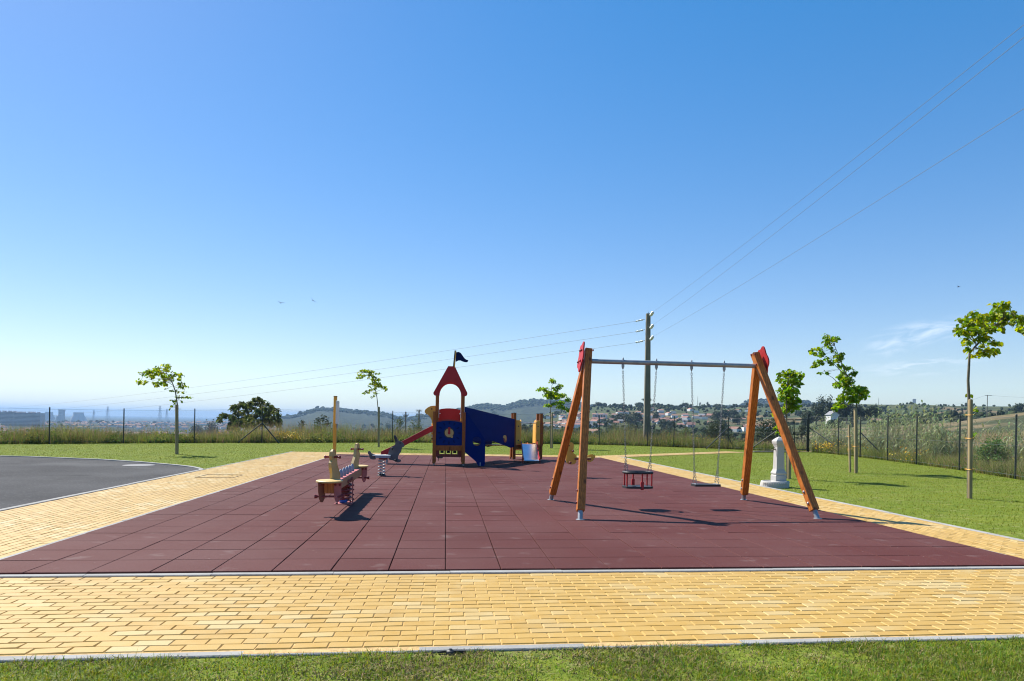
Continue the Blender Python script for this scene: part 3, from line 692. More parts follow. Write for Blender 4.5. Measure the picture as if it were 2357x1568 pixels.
# ------------------------------------------------------------------ hanging seats
def chain(mb,p0,p1,pitch=.036,r=.0034,rl=.0110):
    p0,p1=Vector(p0),Vector(p1); d=p1-p0; n=max(2,round(d.length/pitch)); d.normalize()
    x=d.cross(Vector((.3,1,.1))).normalized(); y=d.cross(x)
    st=(p1-p0).length/n; hl=st/2+r*1.3-rl*.55
    for i in range(n):
        c=p0+d*(st*(i+.5)); e=x if i%2 else y
        path=[c+d*(hl*sgn)+ (d*(rl*.9*math.sin(q))*sgn if False else d*(rl*.9*math.sin(q)))+e*(rl*math.cos(q)) for sgn,qs in((1,(0,PI/4,PI/2,3*PI/4,PI)),(-1,(PI,5*PI/4,3*PI/2,7*PI/4,2*PI))) for q in qs]
        mb.tube(path,r,5,caps=False,closed=True)
def hung(name,label,cat,h0,h1,seat_c,half):
    base=(h0+h1)/2; root=eq(name,OA+base.x,OB+base.y,label,cat,z=ZR)
    off=Vector((base.x,base.y,0)); out=[]
    for h,s in((h0,-1),(h1,1)):
        top=h-off+Vector((0,0,-.108)); end=seat_c+Vector((s*half*math.cos(ang),s*half*math.sin(ang),0))
        out.append((top,end))
    return root,out
# cradle seat for toddlers
sc=Vector((0,.0,.575)); root,ch=hung('toddler_swing','black cradle swing seat with red bars hanging on two chains','swing',hang[0],hang[1],sc,.195)
ux=Vector((math.cos(ang),math.sin(ang),0)); uy=Vector((-math.sin(ang),math.cos(ang),0))
for top,end in ch:
    mb=MB(); sp_=top+(end-top)*.87; chain(mb,top,sp_)
    for e in(-1,1): chain(mb,sp_,end+uy*(.07*e)+Vector((0,0,.02)))
    mb.build('chain',m_chain,root)
def stad(rx,ry,z,n=28,p=3.2):
    o=[]
    for i in range(n):
        q=2*PI*i/n; c,s_=math.cos(q),math.sin(q)
        o.append(ux*(rx*math.copysign(abs(c)**(2/p),c))+uy*(ry*math.copysign(abs(s_)**(2/p),s_))+Vector((0,0,z)))
    return o
mb=MB(); mb.tube(stad(.222,.145,.575),.021,8,closed=True); mb.build('rubber_ring',m_black,root)
mb=MB(); mb.prism([(p.dot(ux),p.dot(uy)) for p in stad(.235,.165,0,36)],(0,0,.345),ux,uy,.032); mb.build('seat',m_black,root,bevel=.006)
for i,j in((-.205,-.08),(-.190,.08),(.205,-.08),(.190,.08)):
    p=ux*i+uy*j; mb=MB(); mb.tube([p+Vector((0,0,.355)),p+Vector((0,0,.565))],.012,8); mb.build('red_bar',m_red,root)
for j in(-.150,.150):
    p=uy*j+ux*(.02 if j<0 else -.02); mb=MB(); mb.tube([p+Vector((0,0,.40)),p+Vector((0,0,.57))],.012,8); rb=mb.build('red_bar',m_red,root)
    mb=MB(); mb.box(p+Vector((0,0,.395 if j>0 else .375)),(.052,.03,.13),Matrix.Rotation(ang,3,'Z')); mb.build('crotch_pad',m_red,rb,bevel=.010)
# flat seat
sc=Vector((0,0,.385)); root,ch=hung('flat_swing','plain flat black rubber swing seat hanging on two chains','swing',hang[2],hang[3],sc,.190)
for top,end in ch:
    mb=MB(); sp_=top+(end-top)*.86; chain(mb,top,sp_)
    for e in(-1,1): chain(mb,sp_,end+uy*(.06*e)+Vector((0,0,.01)))
    mb.build('chain',m_chain,root)
mb=MB(); mb.prism([(p.dot(ux),p.dot(uy)) for p in stad(.225,.105,0,36,8)],(0,0,.375),ux,uy,.034); st=mb.build('seat',m_black,root,bevel=.006)
for e in(-1,1):
    mb=MB(); mb.box(ux*(.18*e)+Vector((0,0,.393)),(.05,.15,.006),Matrix.Rotation(ang,3,'Z')); mb.build('seat_bracket',m_steel,st)
# ------------------------------------------------------------------ springs
def coil(mb,r0,r1,z0,z1,turns,wire,n=14,c=(0,0)):
    k=int(turns*n); pts=[]
    for i in range(k+1):
        t=i/k; q=2*PI*turns*t; r=r0+(r1-r0)*t; pts.append((c[0]+r*math.cos(q),c[1]+r*math.sin(q),z0+(z1-z0)*t))
    mb.tube(pts,wire,7)
m_hb=M('brown_red_board',(.22,.065,.030),.5,.15,6)
# four-seat spring seesaw, its beam pointing away from the viewer
ss=eq('spring_seesaw',-1.58,11.0,'long red and yellow spring seesaw with two round seats and grey fins','spring seesaw')
SB=[-1.40,1.70]           # seat positions along the beam
mb=MB(); mb.prism([(-1.30,.35),(-1.12,.315),(1.42,.315),(1.60,.35),(1.60,.445),(-1.30,.445)],(0,0,0),(0,1,0),(0,0,1),.15); mb.build('beam',M('beam_wood',(.36,.17,.075),.5,.2,5,stretch=(4,1,4)),ss,bevel=.01)
mb=MB(); mb.box((0,.15,.451),(.152,2.70,.010)); tp=mb.build('beam_top',m_pink,ss)
for i in range(6):
    y=-.80+.32*i; mb=MB(); mb.lathe([(.040,.456),(.046,.475),(.036,.535),(.020,.570),(.004,.582)],10,(0.01,y,0),sx=.8); mb.build('grey_fin',m_lgrey,ss)
panel_pts=[(-.02,0),(-.03,.12),(-.075,.20),(-.08,.26),(-.045,.30),(-.065,.36),(-.055,.42),(-.01,.455),(.05,.44),(.10,.36),(.14,.22),(.24,.10),(.27,0)]
for k,(y,e) in enumerate(((SB[0],1),(SB[1],-1))):
    mb=MB(); mb.lathe([(.165,.462),(.182,.468),(.182,.486),(.170,.493)],28,(0,y,0),sx=1.0,sy=1.12,smooth=False); mb.build('seat',m_yel if False else m_tan,ss)
    ppl=[(y+e*(.20+p[0]),p[1]+.455) for p in panel_pts]
    if e<0: ppl=ppl[::-1]
    mb=MB(); al=math.radians(13)*e; mb.prism([(q[0]-y-e*.2,q[1]) for q in ppl],(0.0,y+e*.2,0),(math.sin(math.radians(13)),math.cos(math.radians(13)),0),(0,0,1),.034); pn=mb.build('back_panel',m_tan,ss,bevel=.006)
    mb=MB(); hy=y+e*.215; hz=.80
    mb.tube([(-.115,hy,hz),(-.105,hy,hz),(-.085,hy,hz),(.085,hy,hz),(.105,hy,hz),(.115,hy,hz)],[.014,.026,.015,.015,.026,.014],10); mb.build('handle',m_dred,pn)
    for sx_ in(-1,1):
        R=Matrix.Rotation(math.radians(24),3,'Z'); o=Vector((sx_*.105,y+.02,0))
        tong=[(-.055,.455),(-.053,.34),(-.036,.23),(-.016,.185),(.016,.185),(.036,.23),(.053,.34),(.055,.455)]
        mb=MB(); mb.prism(tong,o,R@Vector((1,0,0)),(0,0,1),.022); tg=mb.build('hanging_board',m_hb if sx_<0 else m_pink,ss,bevel=.004)
        for i,zz in((-.03,.43),(.03,.425)):
            mb=MB(); c=o+R@Vector((i,-.010,0)); dd=R@Vector((0,-1,0)); mb.tube([c+Vector((0,0,zz)),c+dd*.016+Vector((0,0,zz))],[.018,.012],8); mb.build('bolt',m_dred,tg)
    mb=MB(); fy=y+.02; fz=.265
    mb.tube([(-.20,fy,fz),(-.188,fy,fz),(-.155,fy,fz),(-.14,fy,fz),(.14,fy,fz),(.155,fy,fz),(.188,fy,fz),(.20,fy,fz)],[.030,.030,.016,.014,.014,.016,.030,.030],10); mb.build('footrest',m_dred,ss)
    mb=MB(); mb.box((0,y-e*.02 if False else y+e*.04,.385),(.13,.14,.15)); mb.build('seat_block',m_wood,ss,bevel=.006)
for i,y in enumerate((-.20,.02,.24,.30)):
    mb=MB(); mb.tube([(.084,y,.37),(.096,y,.37)],[.032,.030],12); mb.build('bolt_cap',m_dred,ss)
mb=MB(); coil(mb,.095,.105,.035,.30,4.2,.017,c=(0,.03)); mb.build('coil_spring',m_dred,ss)
mb=MB(); mb.box((0,.03,.006),(.27,.30,.012)); bp=mb.build('base_plate',m_pink,ss)
for i in(-.10,.10):
    for j in(-.10,.16):
        mb=MB(); mb.tube([(i,j,.010),(i,j,.026),(i,j,.032)],[.020,.019,.009],8); mb.build('bolt',m_dred,bp)
mb=MB(); mb.box((.125,.03,.17),(.016,.035,.34)); brc=mb.build('side_strap',m_pink,ss)
for z in(.07,.14,.22,.29):
    mb=MB(); mb.tube([(.132,.03,z),(.150,.03,z)],[.014,.012],8); mb.build('bolt',m_dred,brc)
mb=MB(); mb.box((-.10,.03,.16),(.014,.03,.22)); mb.build('side_strap',m_pink,ss)
mb=MB(); mb.lathe([(.055,.02),(.07,.04),(.06,.075),(.03,.085)],12,(-.01,.0,0)); mb.build('blue_buffer',m_mblue,ss)
mb=MB(); mb.box((0,.03,.295),(.17,.34,.03)); mb.box((0,.03,.20),(.09,.09,.16)); mb.build('spring_bracket',m_dred,ss)
# ------------------------------------------------------------------ animal spring riders
def rider(root,K,x0,z0,body,rear,seat,springx,sr,mat_body,extra):
    T=lambda pts:[((p[0]-x0)*K,(z0-p[1])*K) for p in pts]
    o=Vector((0,0,0))
    mb=MB(); mb.prism(T(body),(0,0,0),(1,0,0),(0,0,1),.030); bd=mb.build('body_panel',mat_body,root,bevel=.004)
    mb=MB(); mb.prism(T(rear),(0,0,0),(1,0,0),(0,0,1),.030); mb.build('tail_panel',mat_body,root,bevel=.004)
    return T,bd
rb=eq('spring_rider',-1.51,16.55,'grey rabbit shaped spring rider with a white seat','spring rider')
K=.00084; x0,z0=650,1345
T,bd=rider(rb,K,x0,z0,[(830,770),(832,690),(845,630),(870,580),(910,530),(955,505),(1005,490),(1018,455),(1025,405),(1005,330),(980,270),(975,215),(988,190),(1020,200),(1055,235),(1078,290),(1100,335),(1125,352),(1180,365),(1235,400),(1275,450),(1280,495),(1258,525),(1215,545),(1200,600),(1190,660),(1150,715),(1115,780),(1100,840),(1110,875),(1150,885),(1190,895),(1188,940),(1130,967),(1050,952),(985,915),(940,905),(870,895),(835,850)],
    [(255,690),(270,662),(305,655),(338,675),(350,712),(400,730),(440,745),(480,770),(480,885),(430,892),(365,888),(320,860),(298,810),(290,755),(265,735)],None,650,.084,m_grey,None)
mb=MB(); mb.prism(T([(985,215),(1005,205),(1035,225),(1058,270),(1062,330),(1050,385),(1030,375),(1010,320),(990,270)]),(0,-.017,0),(1,0,0),(0,0,1),.006); mb.build('ear_panel',m_dgrey,bd)
mb=MB(); c=T([(1160,415)])[0]; mb.prism(circ(c[0],c[1],.016,n=14),(0,-.017,0),(1,0,0),(0,0,1),.006); mb.build('eye',m_dgrey,bd)
for (px_,py_,rr_,nm) in((950,570,.030,'handle'),(1060,900,.036,'footrest')):
    c=T([(px_,py_)])[0]; mb=MB(); mb.tube([(c[0],-.17,c[1]),(c[0],-.155,c[1]),(c[0],-.13,c[1]),(c[0],.13,c[1]),(c[0],.155,c[1]),(c[0],.17,c[1])],[rr_*.8,rr_,.014,.014,rr_,rr_*.8],12); mb.build(nm,m_black,rb)
mb=MB(); s0,s1=T([(400,772),(905,772)]); mb.box(((s0[0]+s1[0])/2,0,s0[1]),(s1[0]-s0[0],.24,.020)); mb.build('seat',m_white,rb,bevel=.005)
for e in(-1,1):
    mb=MB(); s0,s1=T([(480,812),(900,812)]); mb.box(((s0[0]+s1[0])/2,e*.10,s0[1]),(s1[0]-s0[0],.024,.045)); mb.build('seat_rail',m_lgrey,rb)
mb=MB(); s0=T([(680,865)])[0]; mb.box((s0[0]+.01,0,s0[1]),(.20,.16,.04)); mb.build('spring_bracket',m_dred,rb)
mb=MB(); coil(mb,.078,.078,.03,T([(0,890)])[0][1],5,.0125); mb.build('coil_spring',m_steel,rb)
mb=MB(); mb.lathe([(.105,0),(.105,.012),(.075,.018),(.07,.045),(.03,.05)],16); mb.build('base_plate',m_dgrey,rb)
dk=eq('spring_rider',3.37,16.72,'yellow animal shaped spring rider behind the left legs of the swing','spring rider')
K=.00079; x0,z0=945,1272
T,bd=rider(dk,K,x0,z0,[(610,180),(655,200),(685,245),(696,300),(690,360),(680,420),(680,500),(690,545),(745,562),(785,605),(790,680),(780,800),(745,850),(690,874),(620,880),(530,865),(470,815),(450,740),(455,640),(470,540),(480,460),(450,420),(410,400),(400,370),(430,335),(480,290),(520,225),(560,190)],
    [(1130,600),(1200,565),(1290,555),(1390,595),(1378,640),(1345,700),(1300,760),(1235,792),(1170,790),(1130,760)],None,945,.084,m_yel,None)
mb=MB(); c=T([(540,290)])[0]; mb.prism(circ(c[0],c[1],.016,n=14),(0,-.017,0),(1,0,0),(0,0,1),.006); mb.build('eye',m_dgrey,bd)
for (px_,py_,rr_,nm) in((635,450,.030,'handle'),(555,820,.036,'footrest')):
    c=T([(px_,py_)])[0]; mb=MB(); mb.tube([(c[0],-.17,c[1]),(c[0],-.155,c[1]),(c[0],-.13,c[1]),(c[0],.13,c[1]),(c[0],.155,c[1]),(c[0],.17,c[1])],[rr_*.8,rr_,.014,.014,rr_,rr_*.8],12); mb.build(nm,m_dred,dk)
mb=MB(); s0,s1=T([(760,663),(1230,663)]); mb.box(((s0[0]+s1[0])/2,0,s0[1]),(s1[0]-s0[0],.24,.020)); mb.build('seat',m_tan,dk,bevel=.005)
for e in(-1,1):
    mb=MB(); s0,s1=T([(700,700),(1220,700)]); mb.box(((s0[0]+s1[0])/2,e*.10,s0[1]),(s1[0]-s0[0],.024,.045)); mb.build('seat_rail',m_dred,dk)
mb=MB(); coil(mb,.078,.078,.03,T([(0,730)])[0][1],5.5,.0125); mb.build('coil_spring',m_steel,dk)
mb=MB(); mb.lathe([(.105,0),(.105,.012),(.075,.018),(.07,.045),(.03,.05)],16); mb.build('base_plate',m_dgrey,dk)
# ------------------------------------------------------------------ information post
ip=eq('sign_post',-4.12,26.0,'tall yellow post carrying a white board seen edge on','sign post',z=0)
mb=MB(); mb.box((0,0,1.09),(.115,.115,2.18)); mb.build('post',M('yellow_painted_wood',(.62,.30,.03),.5,.12,4,stretch=(3,3,.6)),ip,bevel=.006)
mb=MB(); mb.box((0,0,2.19),(.128,.128,.02)); mb.build('post_cap',m_dgrey,ip)
mb=MB(); mb.prism([(-.33,1.16),(.33,1.16),(.36,1.2),(.36,1.99),(.33,2.02),(-.33,2.02),(-.36,1.99),(-.36,1.2)],(.088,-.02,0),(0,1,0),(0,0,1),.022); bd=mb.build('sign_board',m_white,ip,bevel=.004)
mb=MB(); mb.box((.088,-.02,1.08),(.03,.10,.14)); mb.build('board_bracket',m_lgrey,ip)
mb=MB(); mb.tube([(.099,-.34,1.97),(.108,-.34,1.97)],.012,8); mb.build('bolt',m_dgrey,bd)
# ------------------------------------------------------------------ climbing house
CA,CB=.09,20.55
pt=eq('play_house',CA,CB,'wooden climbing house with red pointed arch roof, navy ramp and steel slide','play structure')
K=.002522
def tx(zx): return -.34+(zx-250)*K-CA
def tz(zy): return (1464-zy)*K
def TP(pts): return [(tx(p[0]),tz(p[1])) for p in pts]
def flat(name,pts,y,th,mat,parent,holes=(),bevel=.004):
    mb=MB(); mb.prism(TP(pts),(0,y,0),(1,0,0),(0,0,1),th,[TP(h) for h in holes]); return mb.build(name,mat,parent,bevel=bevel)
XL,XR=tx(252),tx(598); DEP=.95
for x in(XL,XR):
    for y in(0,DEP):
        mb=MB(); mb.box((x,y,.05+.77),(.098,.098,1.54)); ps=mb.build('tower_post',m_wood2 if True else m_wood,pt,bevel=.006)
        mb=MB(); mb.box((x,y,1.597),(.106,.106,.012)); mb.build('post_cap',m_dred,ps)
        mb=MB(); mb.tube([(x,y,0),(x,y,.07)],.022,8); mb.build('steel_foot',m_steel,ps)
        if y==0:
            for z in(.17,.75,1.05,1.32):
                mb=MB(); mb.tube([(x,y-.048,z),(x,y-.058,z)],[.022,.018],8); mb.build('bolt',m_dred,ps)
for zx,q in((278,1),(585,-1)):
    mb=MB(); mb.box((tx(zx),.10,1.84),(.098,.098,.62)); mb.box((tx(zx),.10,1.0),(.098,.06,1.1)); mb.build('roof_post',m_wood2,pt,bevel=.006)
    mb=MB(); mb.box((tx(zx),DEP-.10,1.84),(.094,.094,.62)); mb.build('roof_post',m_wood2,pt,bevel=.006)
arch=[(400,285),(480,285),(634,600),(632,620),(622,634),(566,634)]
arch+=[(432+ (566-432)*math.cos(q)**.95 if math.cos(q)>0 else 432, 634-160*math.sin(q)) for q in [PI/2*i/9 for i in range(1,9)]]+[(432,474)]
arch+=[(432-(432-298)*math.cos(q)**.95, 634-160*math.sin(q)) for q in [PI/2*i/9 for i in range(8,0,-1)]]
arch+=[(298,634),(242,634),(232,622),(230,604)]
rf=flat('roof_arch',arch,.030,.030,m_red,pt)
rk=[(p[0]*1.0,p[1]) for p in arch]
flat('roof_arch',[(432+(p[0]-432)*.97,634+(p[1]-634)*.90) for p in arch],.30,.030,m_red,pt)
mb=MB(); mb.box((tx(438),.165,tz(330)),(.06,.27,.05)); mb.build('roof_ridge',m_dred,rf)
fp=MB(); fp.beam((tx(465),.05,tz(300)),(tx(482),.05,tz(95)),.050,.03,up=(0,1,0)); fl=fp.build('flag_pole',m_dgrey,pt)
fp=MB(); fp.beam((tx(474),.03,tz(300)),(tx(489),.03,tz(97)),.028,.03,up=(0,1,0)); fp.build('pole_strip',m_yel,fl)
flat('flag',[(490,120),(505,114),(522,112),(548,124),(572,158),(590,183),(612,200),(637,206),(634,220),(625,230),(600,231),(570,224),(545,212),(520,214),(500,224),(488,230)],.05,.02,m_dblue,pt)
# front game panel with clock face
gp=flat('game_panel',[(272,945),(300,936),(360,926),(425,922),(490,926),(550,936),(578,945),(578,1226),(272,1226)],.010,.024,M('game_blue',(.005,.026,.15),.7,.08,3,spec=.06),pt)
gm=MB(); 
flat('panel_rim',[(272,945),(300,934),(360,922),(425,918),(490,922),(550,934),(580,945),(578,957),(550,948),(490,938),(425,934),(360,938),(300,948),(272,957)],-.008,.014,m_dred,gp)
for i in range(12):
    q=2*PI*i/12; c=(425+118*math.cos(q),1078-118*math.sin(q)); mb=MB()
    R=Matrix.Rotation(q,3,'Y'); mb.box((tx(c[0]),-.008,tz(c[1])),(.085,.012,.040),Matrix.Rotation(-q,3,'Y')); mb.build('hour_mark',m_dblue,gp)
mb=MB(); mb.prism(circ(tx(425),tz(1076),.160,n=28),(0,-.006,0),(1,0,0),(0,0,1),.008); mb.build('clock_ring',m_dgrey,gp)
mb=MB(); mb.prism(circ(tx(426),tz(1077),.130,n=28),(0,-.016,0),(1,0,0),(0,0,1),.012); ds=mb.build('yellow_disc',m_tan,gp)
mb=MB(); mb.prism(circ(tx(458),tz(1124),.036,n=16),(0,-.016,0),(1,0,0),(0,0,1),.014); mb.build('disc_knob',m_tan,ds)
mb=MB(); mb.prism(circ(tx(425),tz(1080),.042,n=16,t0=PI*.75,t1=PI*2.25)+[(tx(437),tz(1010)),(tx(413),tz(1010))],(0,-.028,0),(1,0,0),(0,0,1),.012); mb.build('clock_hand',m_red,ds)
flat('back_panel',[(290,800),(330,788),(380,782),(430,780),(480,782),(530,788),(566,800),(566,985),(290,985)],DEP-.03,.024,m_red,pt)
for zx in(290,570):
    mb=MB(); mb.prism([(.10,.62),(.85,.62),(.85,1.50),(.70,1.62),(.45,1.66),(.25,1.62),(.10,1.50)],(tx(zx),0,0),(0,1,0),(0,0,1),.024); sp2=mb.build('side_panel',m_yel,pt,bevel=.004)
    s=1 if zx<400 else -1
    mb=MB(); mb.tube([(tx(zx)+.02*s,.12,1.42),(tx(zx)+.02*s,.12,1.68)],.011,8); mb.tube([(tx(zx)+.02*s,.12,1.55),(tx(zx)+.075*s,.12,1.55)],.011,8); mb.build('grab_rail',m_white,sp2)
# deck
mb=MB(); mb.box((tx(425),0.0,tz(1262)),(tx(578)-tx(275),.05,.14)); mb.build('deck_beam',m_wood2,pt,bevel=.005)
mb=MB(); mb.box((tx(425),DEP,tz(1262)),(tx(578)-tx(275),.05,.14)); mb.build('deck_beam',m_wood2,pt,bevel=.005)
mb=MB()
for i in range(8): mb.box((tx(425),.08+i*.115,tz(1232)),(.80,.108,.026))
mb.build('deck',m_wood,pt,bevel=.003)
# counter with three square cut-outs under the deck
sq=lambda c:[(c-31,1292),(c-31,1335),(c+31,1335),(c+31,1292)]
ct=flat('counter_panel',[(272,1286),(578,1286),(578,1372),(272,1372)],.30,.02,m_dred,pt,holes=[sq(345),sq(421),sq(498)],bevel=0)
for c in(345,421,498):
    u=[(c-35,1288),(c-35,1340),(c-12,1340),(c-12,1334),(c-29,1334),(c-29,1288)]; v=[(c+35,1288),(c+29,1288),(c+29,1334),(c+12,1334),(c+12,1340),(c+35,1340)]
    flat('lit_cutout_edge',u,.282,.014,m_tan,ct,bevel=0); flat('lit_cutout_edge',v,.282,.014,m_tan,ct,bevel=0)  # sunlit edges of the cut-outs, put in as pale strips
    mb=MB(); mb.box((tx(c),.42,tz(1312)),(.10,.02,.07)); mb.build('dark_backing',m_dblue,ct)  # dark board added behind each cut-out, for the dark seen through it
mb=MB(); mb.box((tx(322),.18,tz(1372)),(.17,.04,.045))
for i in range(5): mb.tube([(tx(300+i*11),.18,tz(1380)),(tx(300+i*11),.18,tz(1392))],.007,6)
mb.tube([(tx(304),.18,tz(1376)),(tx(304),.18,tz(1414))],.009,6); mb.build('hand_tool_toy',m_dgrey,pt)
# duck-billed slide entrance and red slide going down to the left
flat('slide_gate',[(262,758),(240,757),(215,759),(190,766),(165,780),(142,800),(130,818),(130,838),(142,854),(170,868),(188,885),(203,905),(214,930),(220,975),(262,975)],.18,.026,m_yel,pt)
flat('slide_gate',[(262,758),(240,757),(215,759),(190,766),(165,780),(142,800),(130,818),(130,838),(142,854),(170,868),(188,885),(203,905),(214,930),(220,975),(262,975)],.78,.026,m_yel,pt)
mb=MB(); mb.prism(circ(tx(213),tz(797),.022,n=10),(0,.164,0),(1,0,0),(0,0,1),.008); mb.build('gate_eye',m_dgrey,pt)
sl=[(tx(232),1.02),(tx(205),1.00),(-1.78,.33),(-2.02,.30)]
slb=empty('left_slide',(0,0,0)); slb.name='red_slide'; slb.parent=pt
for y in(.22,.74):
    mb=MB(); up=[(p[0],p[1]+.16) for p in sl]; lo=[(p[0],p[1]-.02) for p in sl]
    up[-1]=(sl[-1][0]+.01,sl[-1][1]+.08)
    mb.prism(up+lo[::-1],(0,y,0),(1,0,0),(0,0,1),.030); mb.build('slide_cheek',m_red,slb,bevel=.006)
mb=MB(); vs=[]
for p in sl: vs+= [(p[0],.235,p[1]),(p[0],.725,p[1])]
mb.add(vs,[(0,2,3,1),(2,4,5,3),(4,6,7,5)]); mb.add([(v[0],v[1],v[2]-.02) for v in vs],[(1,3,2,0),(3,5,4,2),(5,7,6,4)]); mb.build('slide_bed',m_sslide,slb)
for y in(.30,.66):
    mb=MB(); mb.tube([(-1.85,y,0),(-1.85,y,.31)],.018,8); mb.build('slide_foot',m_steel,slb)
for i in range(7):
    mb=MB(); z=tz(985+i*34); y=.30+.10*(i%3); mb.tube([(XL-.045,y,z),(XL-.085,y,z),(XL-.10,y,z)],[.030,.034,.018],9); mb.build('climbing_grip',(m_yel,m_white,m_dred)[i%3],pt)
mb=MB(); mb.prism([(.06,.58),(.90,.58),(.90,1.35),(.06,1.35)],(XL-.035,0,0),(0,1,0),(0,0,1),.02); mb.build('climbing_wall',m_yel,pt)
# ramp between the two towers
P0=Vector((tx(600)+.03,.06,0)); rt0=W(2.40,23.55); 
def loc_ab(a,b,z): return Vector((a-CA,b-CB,z))
P1=loc_ab(2.36,23.50,0)
ru=(P1-P0); rl=ru.length; ru.normalize(); rn=Vector((-ru.y,ru.x,0))
rp0=[(0,.50),(0,1.76),(rl,1.43),(rl,.47),(rl*.92,.45),(rl*.55,.70),(.45,.74)]
for k,off in enumerate((0,.88)):
    rp=rp0 if k==0 else [(.62,.52),(.62,1.70)]+rp0[2:6]+[(.75,.72)]
    if k==0: hs_=[]
    else: hs_=[]
    mb=MB(); mb.prism(rp,P0+rn*off,ru,(0,0,1),.026,hs_); rpn=mb.build('ramp_panel',m_blue,pt,bevel=.004)
    if k==0:
        mb=MB(); c=P0-rn*.004
        mb.prism(circ(rl*.78+.04,.76,.125,n=20),c-rn*.006,ru,(0,0,1),.010); rd_=mb.build('red_roundel',m_dred,rpn)
        bx=[(-.10,.83),(-.07,.86),(-.03,.875),(.02,.87),(.06,.83),(.07,.77),(.05,.73),(.0,.80),(-.05,.80)]
        mb=MB(); mb.prism([(rl*.78+q[0]*1.45,.78+(q[1]-.80)*1.45) for q in bx][::-1],c-rn*.016,ru,(0,0,1),.010); mb.build('bird_cutout',m_tan,rpn)
mb=MB()
n_=15
for i in range(n_):
    t=(i+.5)/n_; c=P0+ru*(rl*t)+rn*.44; z=.60+(.53-.60)*t
    mb.box((c.x,c.y,z),(.16,.84,.03),Matrix.Rotation(math.atan2(ru.y,ru.x),3,'Z'))
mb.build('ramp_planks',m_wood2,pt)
# blue buttress with a porthole below the ramp
ho=circ(757,1175,52,56,n=24)
bt=flat('buttress_panel',[(618,840),(640,835),(700,930),(780,1040),(858,1160),(856,1440),(850,1466),(838,1473),(795,1472),(778,1464),(764,1440),(752,1415),(690,1362),(618,1308)],-.02,.030,m_blue,pt,holes=[ho])
mb=MB(); o=[]
mb.tube([(tx(p[0]),.012,tz(p[1])) for p in circ(757,1175,54,58,n=24)],.014,6,closed=True); mb.build('porthole_rim',m_dgrey,bt)
mb=MB(); mb.tube([(tx(800),-.02,0),(tx(800),-.02,.10)],.020,8); mb.build('steel_foot',m_steel,bt)
# small tower with the steel slide
TA,TB,TC=2.37,3.32,23.6
for a_,b_,h in((TA,TC-.05,1.60),(TB,TC+.07,1.60),(TA+.02,TC+.85,1.60),(TB+.0,TC+.95,1.60)):
    p=loc_ab(a_,b_,0); mb=MB(); mb.box((p.x,p.y,.05+h/2),(.105,.105,h-.02)); ps=mb.build('tower_post',m_wood2,pt,bevel=.006)
    mb=MB(); mb.box((p.x,p.y,h+.047),(.118,.118,.014)); mb.build('post_cap',m_dgrey,ps)
    mb=MB(); mb.tube([(p.x,p.y,0),(p.x,p.y,.07)],.022,8); mb.build('steel_foot',m_steel,ps)
    for z in(.30,.95,1.3):
        mb=MB(); mb.tube([(p.x,p.y-.05,z),(p.x,p.y-.062,z)],[.022,.018],8); mb.build('bolt',m_dred,ps)
for x0_,x1_,q in((TA+.06,TA+.235,0),(TB-.185,TB-.05,1)):
    p=loc_ab(x0_,TC,0); w_=x1_-x0_; mb=MB()
    pl=[(0,.56),(w_,.56),(w_,.9),(w_-.015,1.1),(w_,1.25),(w_-.01,1.36),(w_-.05,1.40),(0,1.40)] if q==0 else [(0,.56),(w_,.56),(w_,1.40),(.05,1.40),(.01,1.36),(0,1.25),(.015,1.1),(0,.9)]
    mb.prism(pl,p,(1,0,0),(0,0,1),.026); gpn=mb.build('slide_guard',m_yel,pt,bevel=.004)
    for z in(.70,1.19):
        mb=MB(); mb.tube([p+Vector((w_/2,-.012,z)),p+Vector((w_/2,-.026,z))],[.024,.018],8); mb.build('bolt',m_dgrey,gpn)
    mb=MB(); xx=w_ if q==0 else 0
    mb.prism([(0,.60),(.80,.60),(.80,1.2),(.5,1.38),(.15,1.42),(0,1.36)],p+Vector((xx,.02,0)),(0,1,0),(0,0,1),.024); mb.build('side_panel',m_yel,pt,bevel=.004)
p=loc_ab(TA+.2,TC+.0,1.31); q=loc_ab(TB-.15,TC+.03,1.31); mb=MB(); mb.tube([p,q],.016,8); mb.build('top_rail',m_steel,pt)
mb=MB()
for i in range(8):
    p=loc_ab((TA+TB)/2,TC+.05+i*.115,.545); mb.box(p,(.84,.108,.026))
mb.build('deck',m_wood,pt,bevel=.003)
for b_ in(TC-.01,TC+.92):
    p=loc_ab((TA+TB)/2,b_,.46); mb=MB(); mb.box(p,(.84,.045,.13)); mb.build('deck_beam',m_wood2,pt,bevel=.004)
sx0,sx1=TA+.27,TB-.17
prof_s=[(TC-.03,.575),(TC-.12,.55),(TC-1.15,.16),(TC-1.30,.125),(TC-1.62,.115),(TC-1.66,.09)]
slide=empty('steel_slide',(0,0,0)); slide.parent=pt
mb=MB(); vs=[]
for b_,z in prof_s: vs+=[loc_ab(sx0-.055*(TC-b_),b_,z),loc_ab(sx1-.07*(TC-b_),b_,z)]
fs=[(2*i,2*i+1,2*i+3,2*i+2) for i in range(len(prof_s)-1)]
mb.add(vs,fs,True); mb.add([v-Vector((0,0,.015)) for v in vs],[f[::-1] for f in fs],True); mb.build('slide_bed',m_sslide,slide)
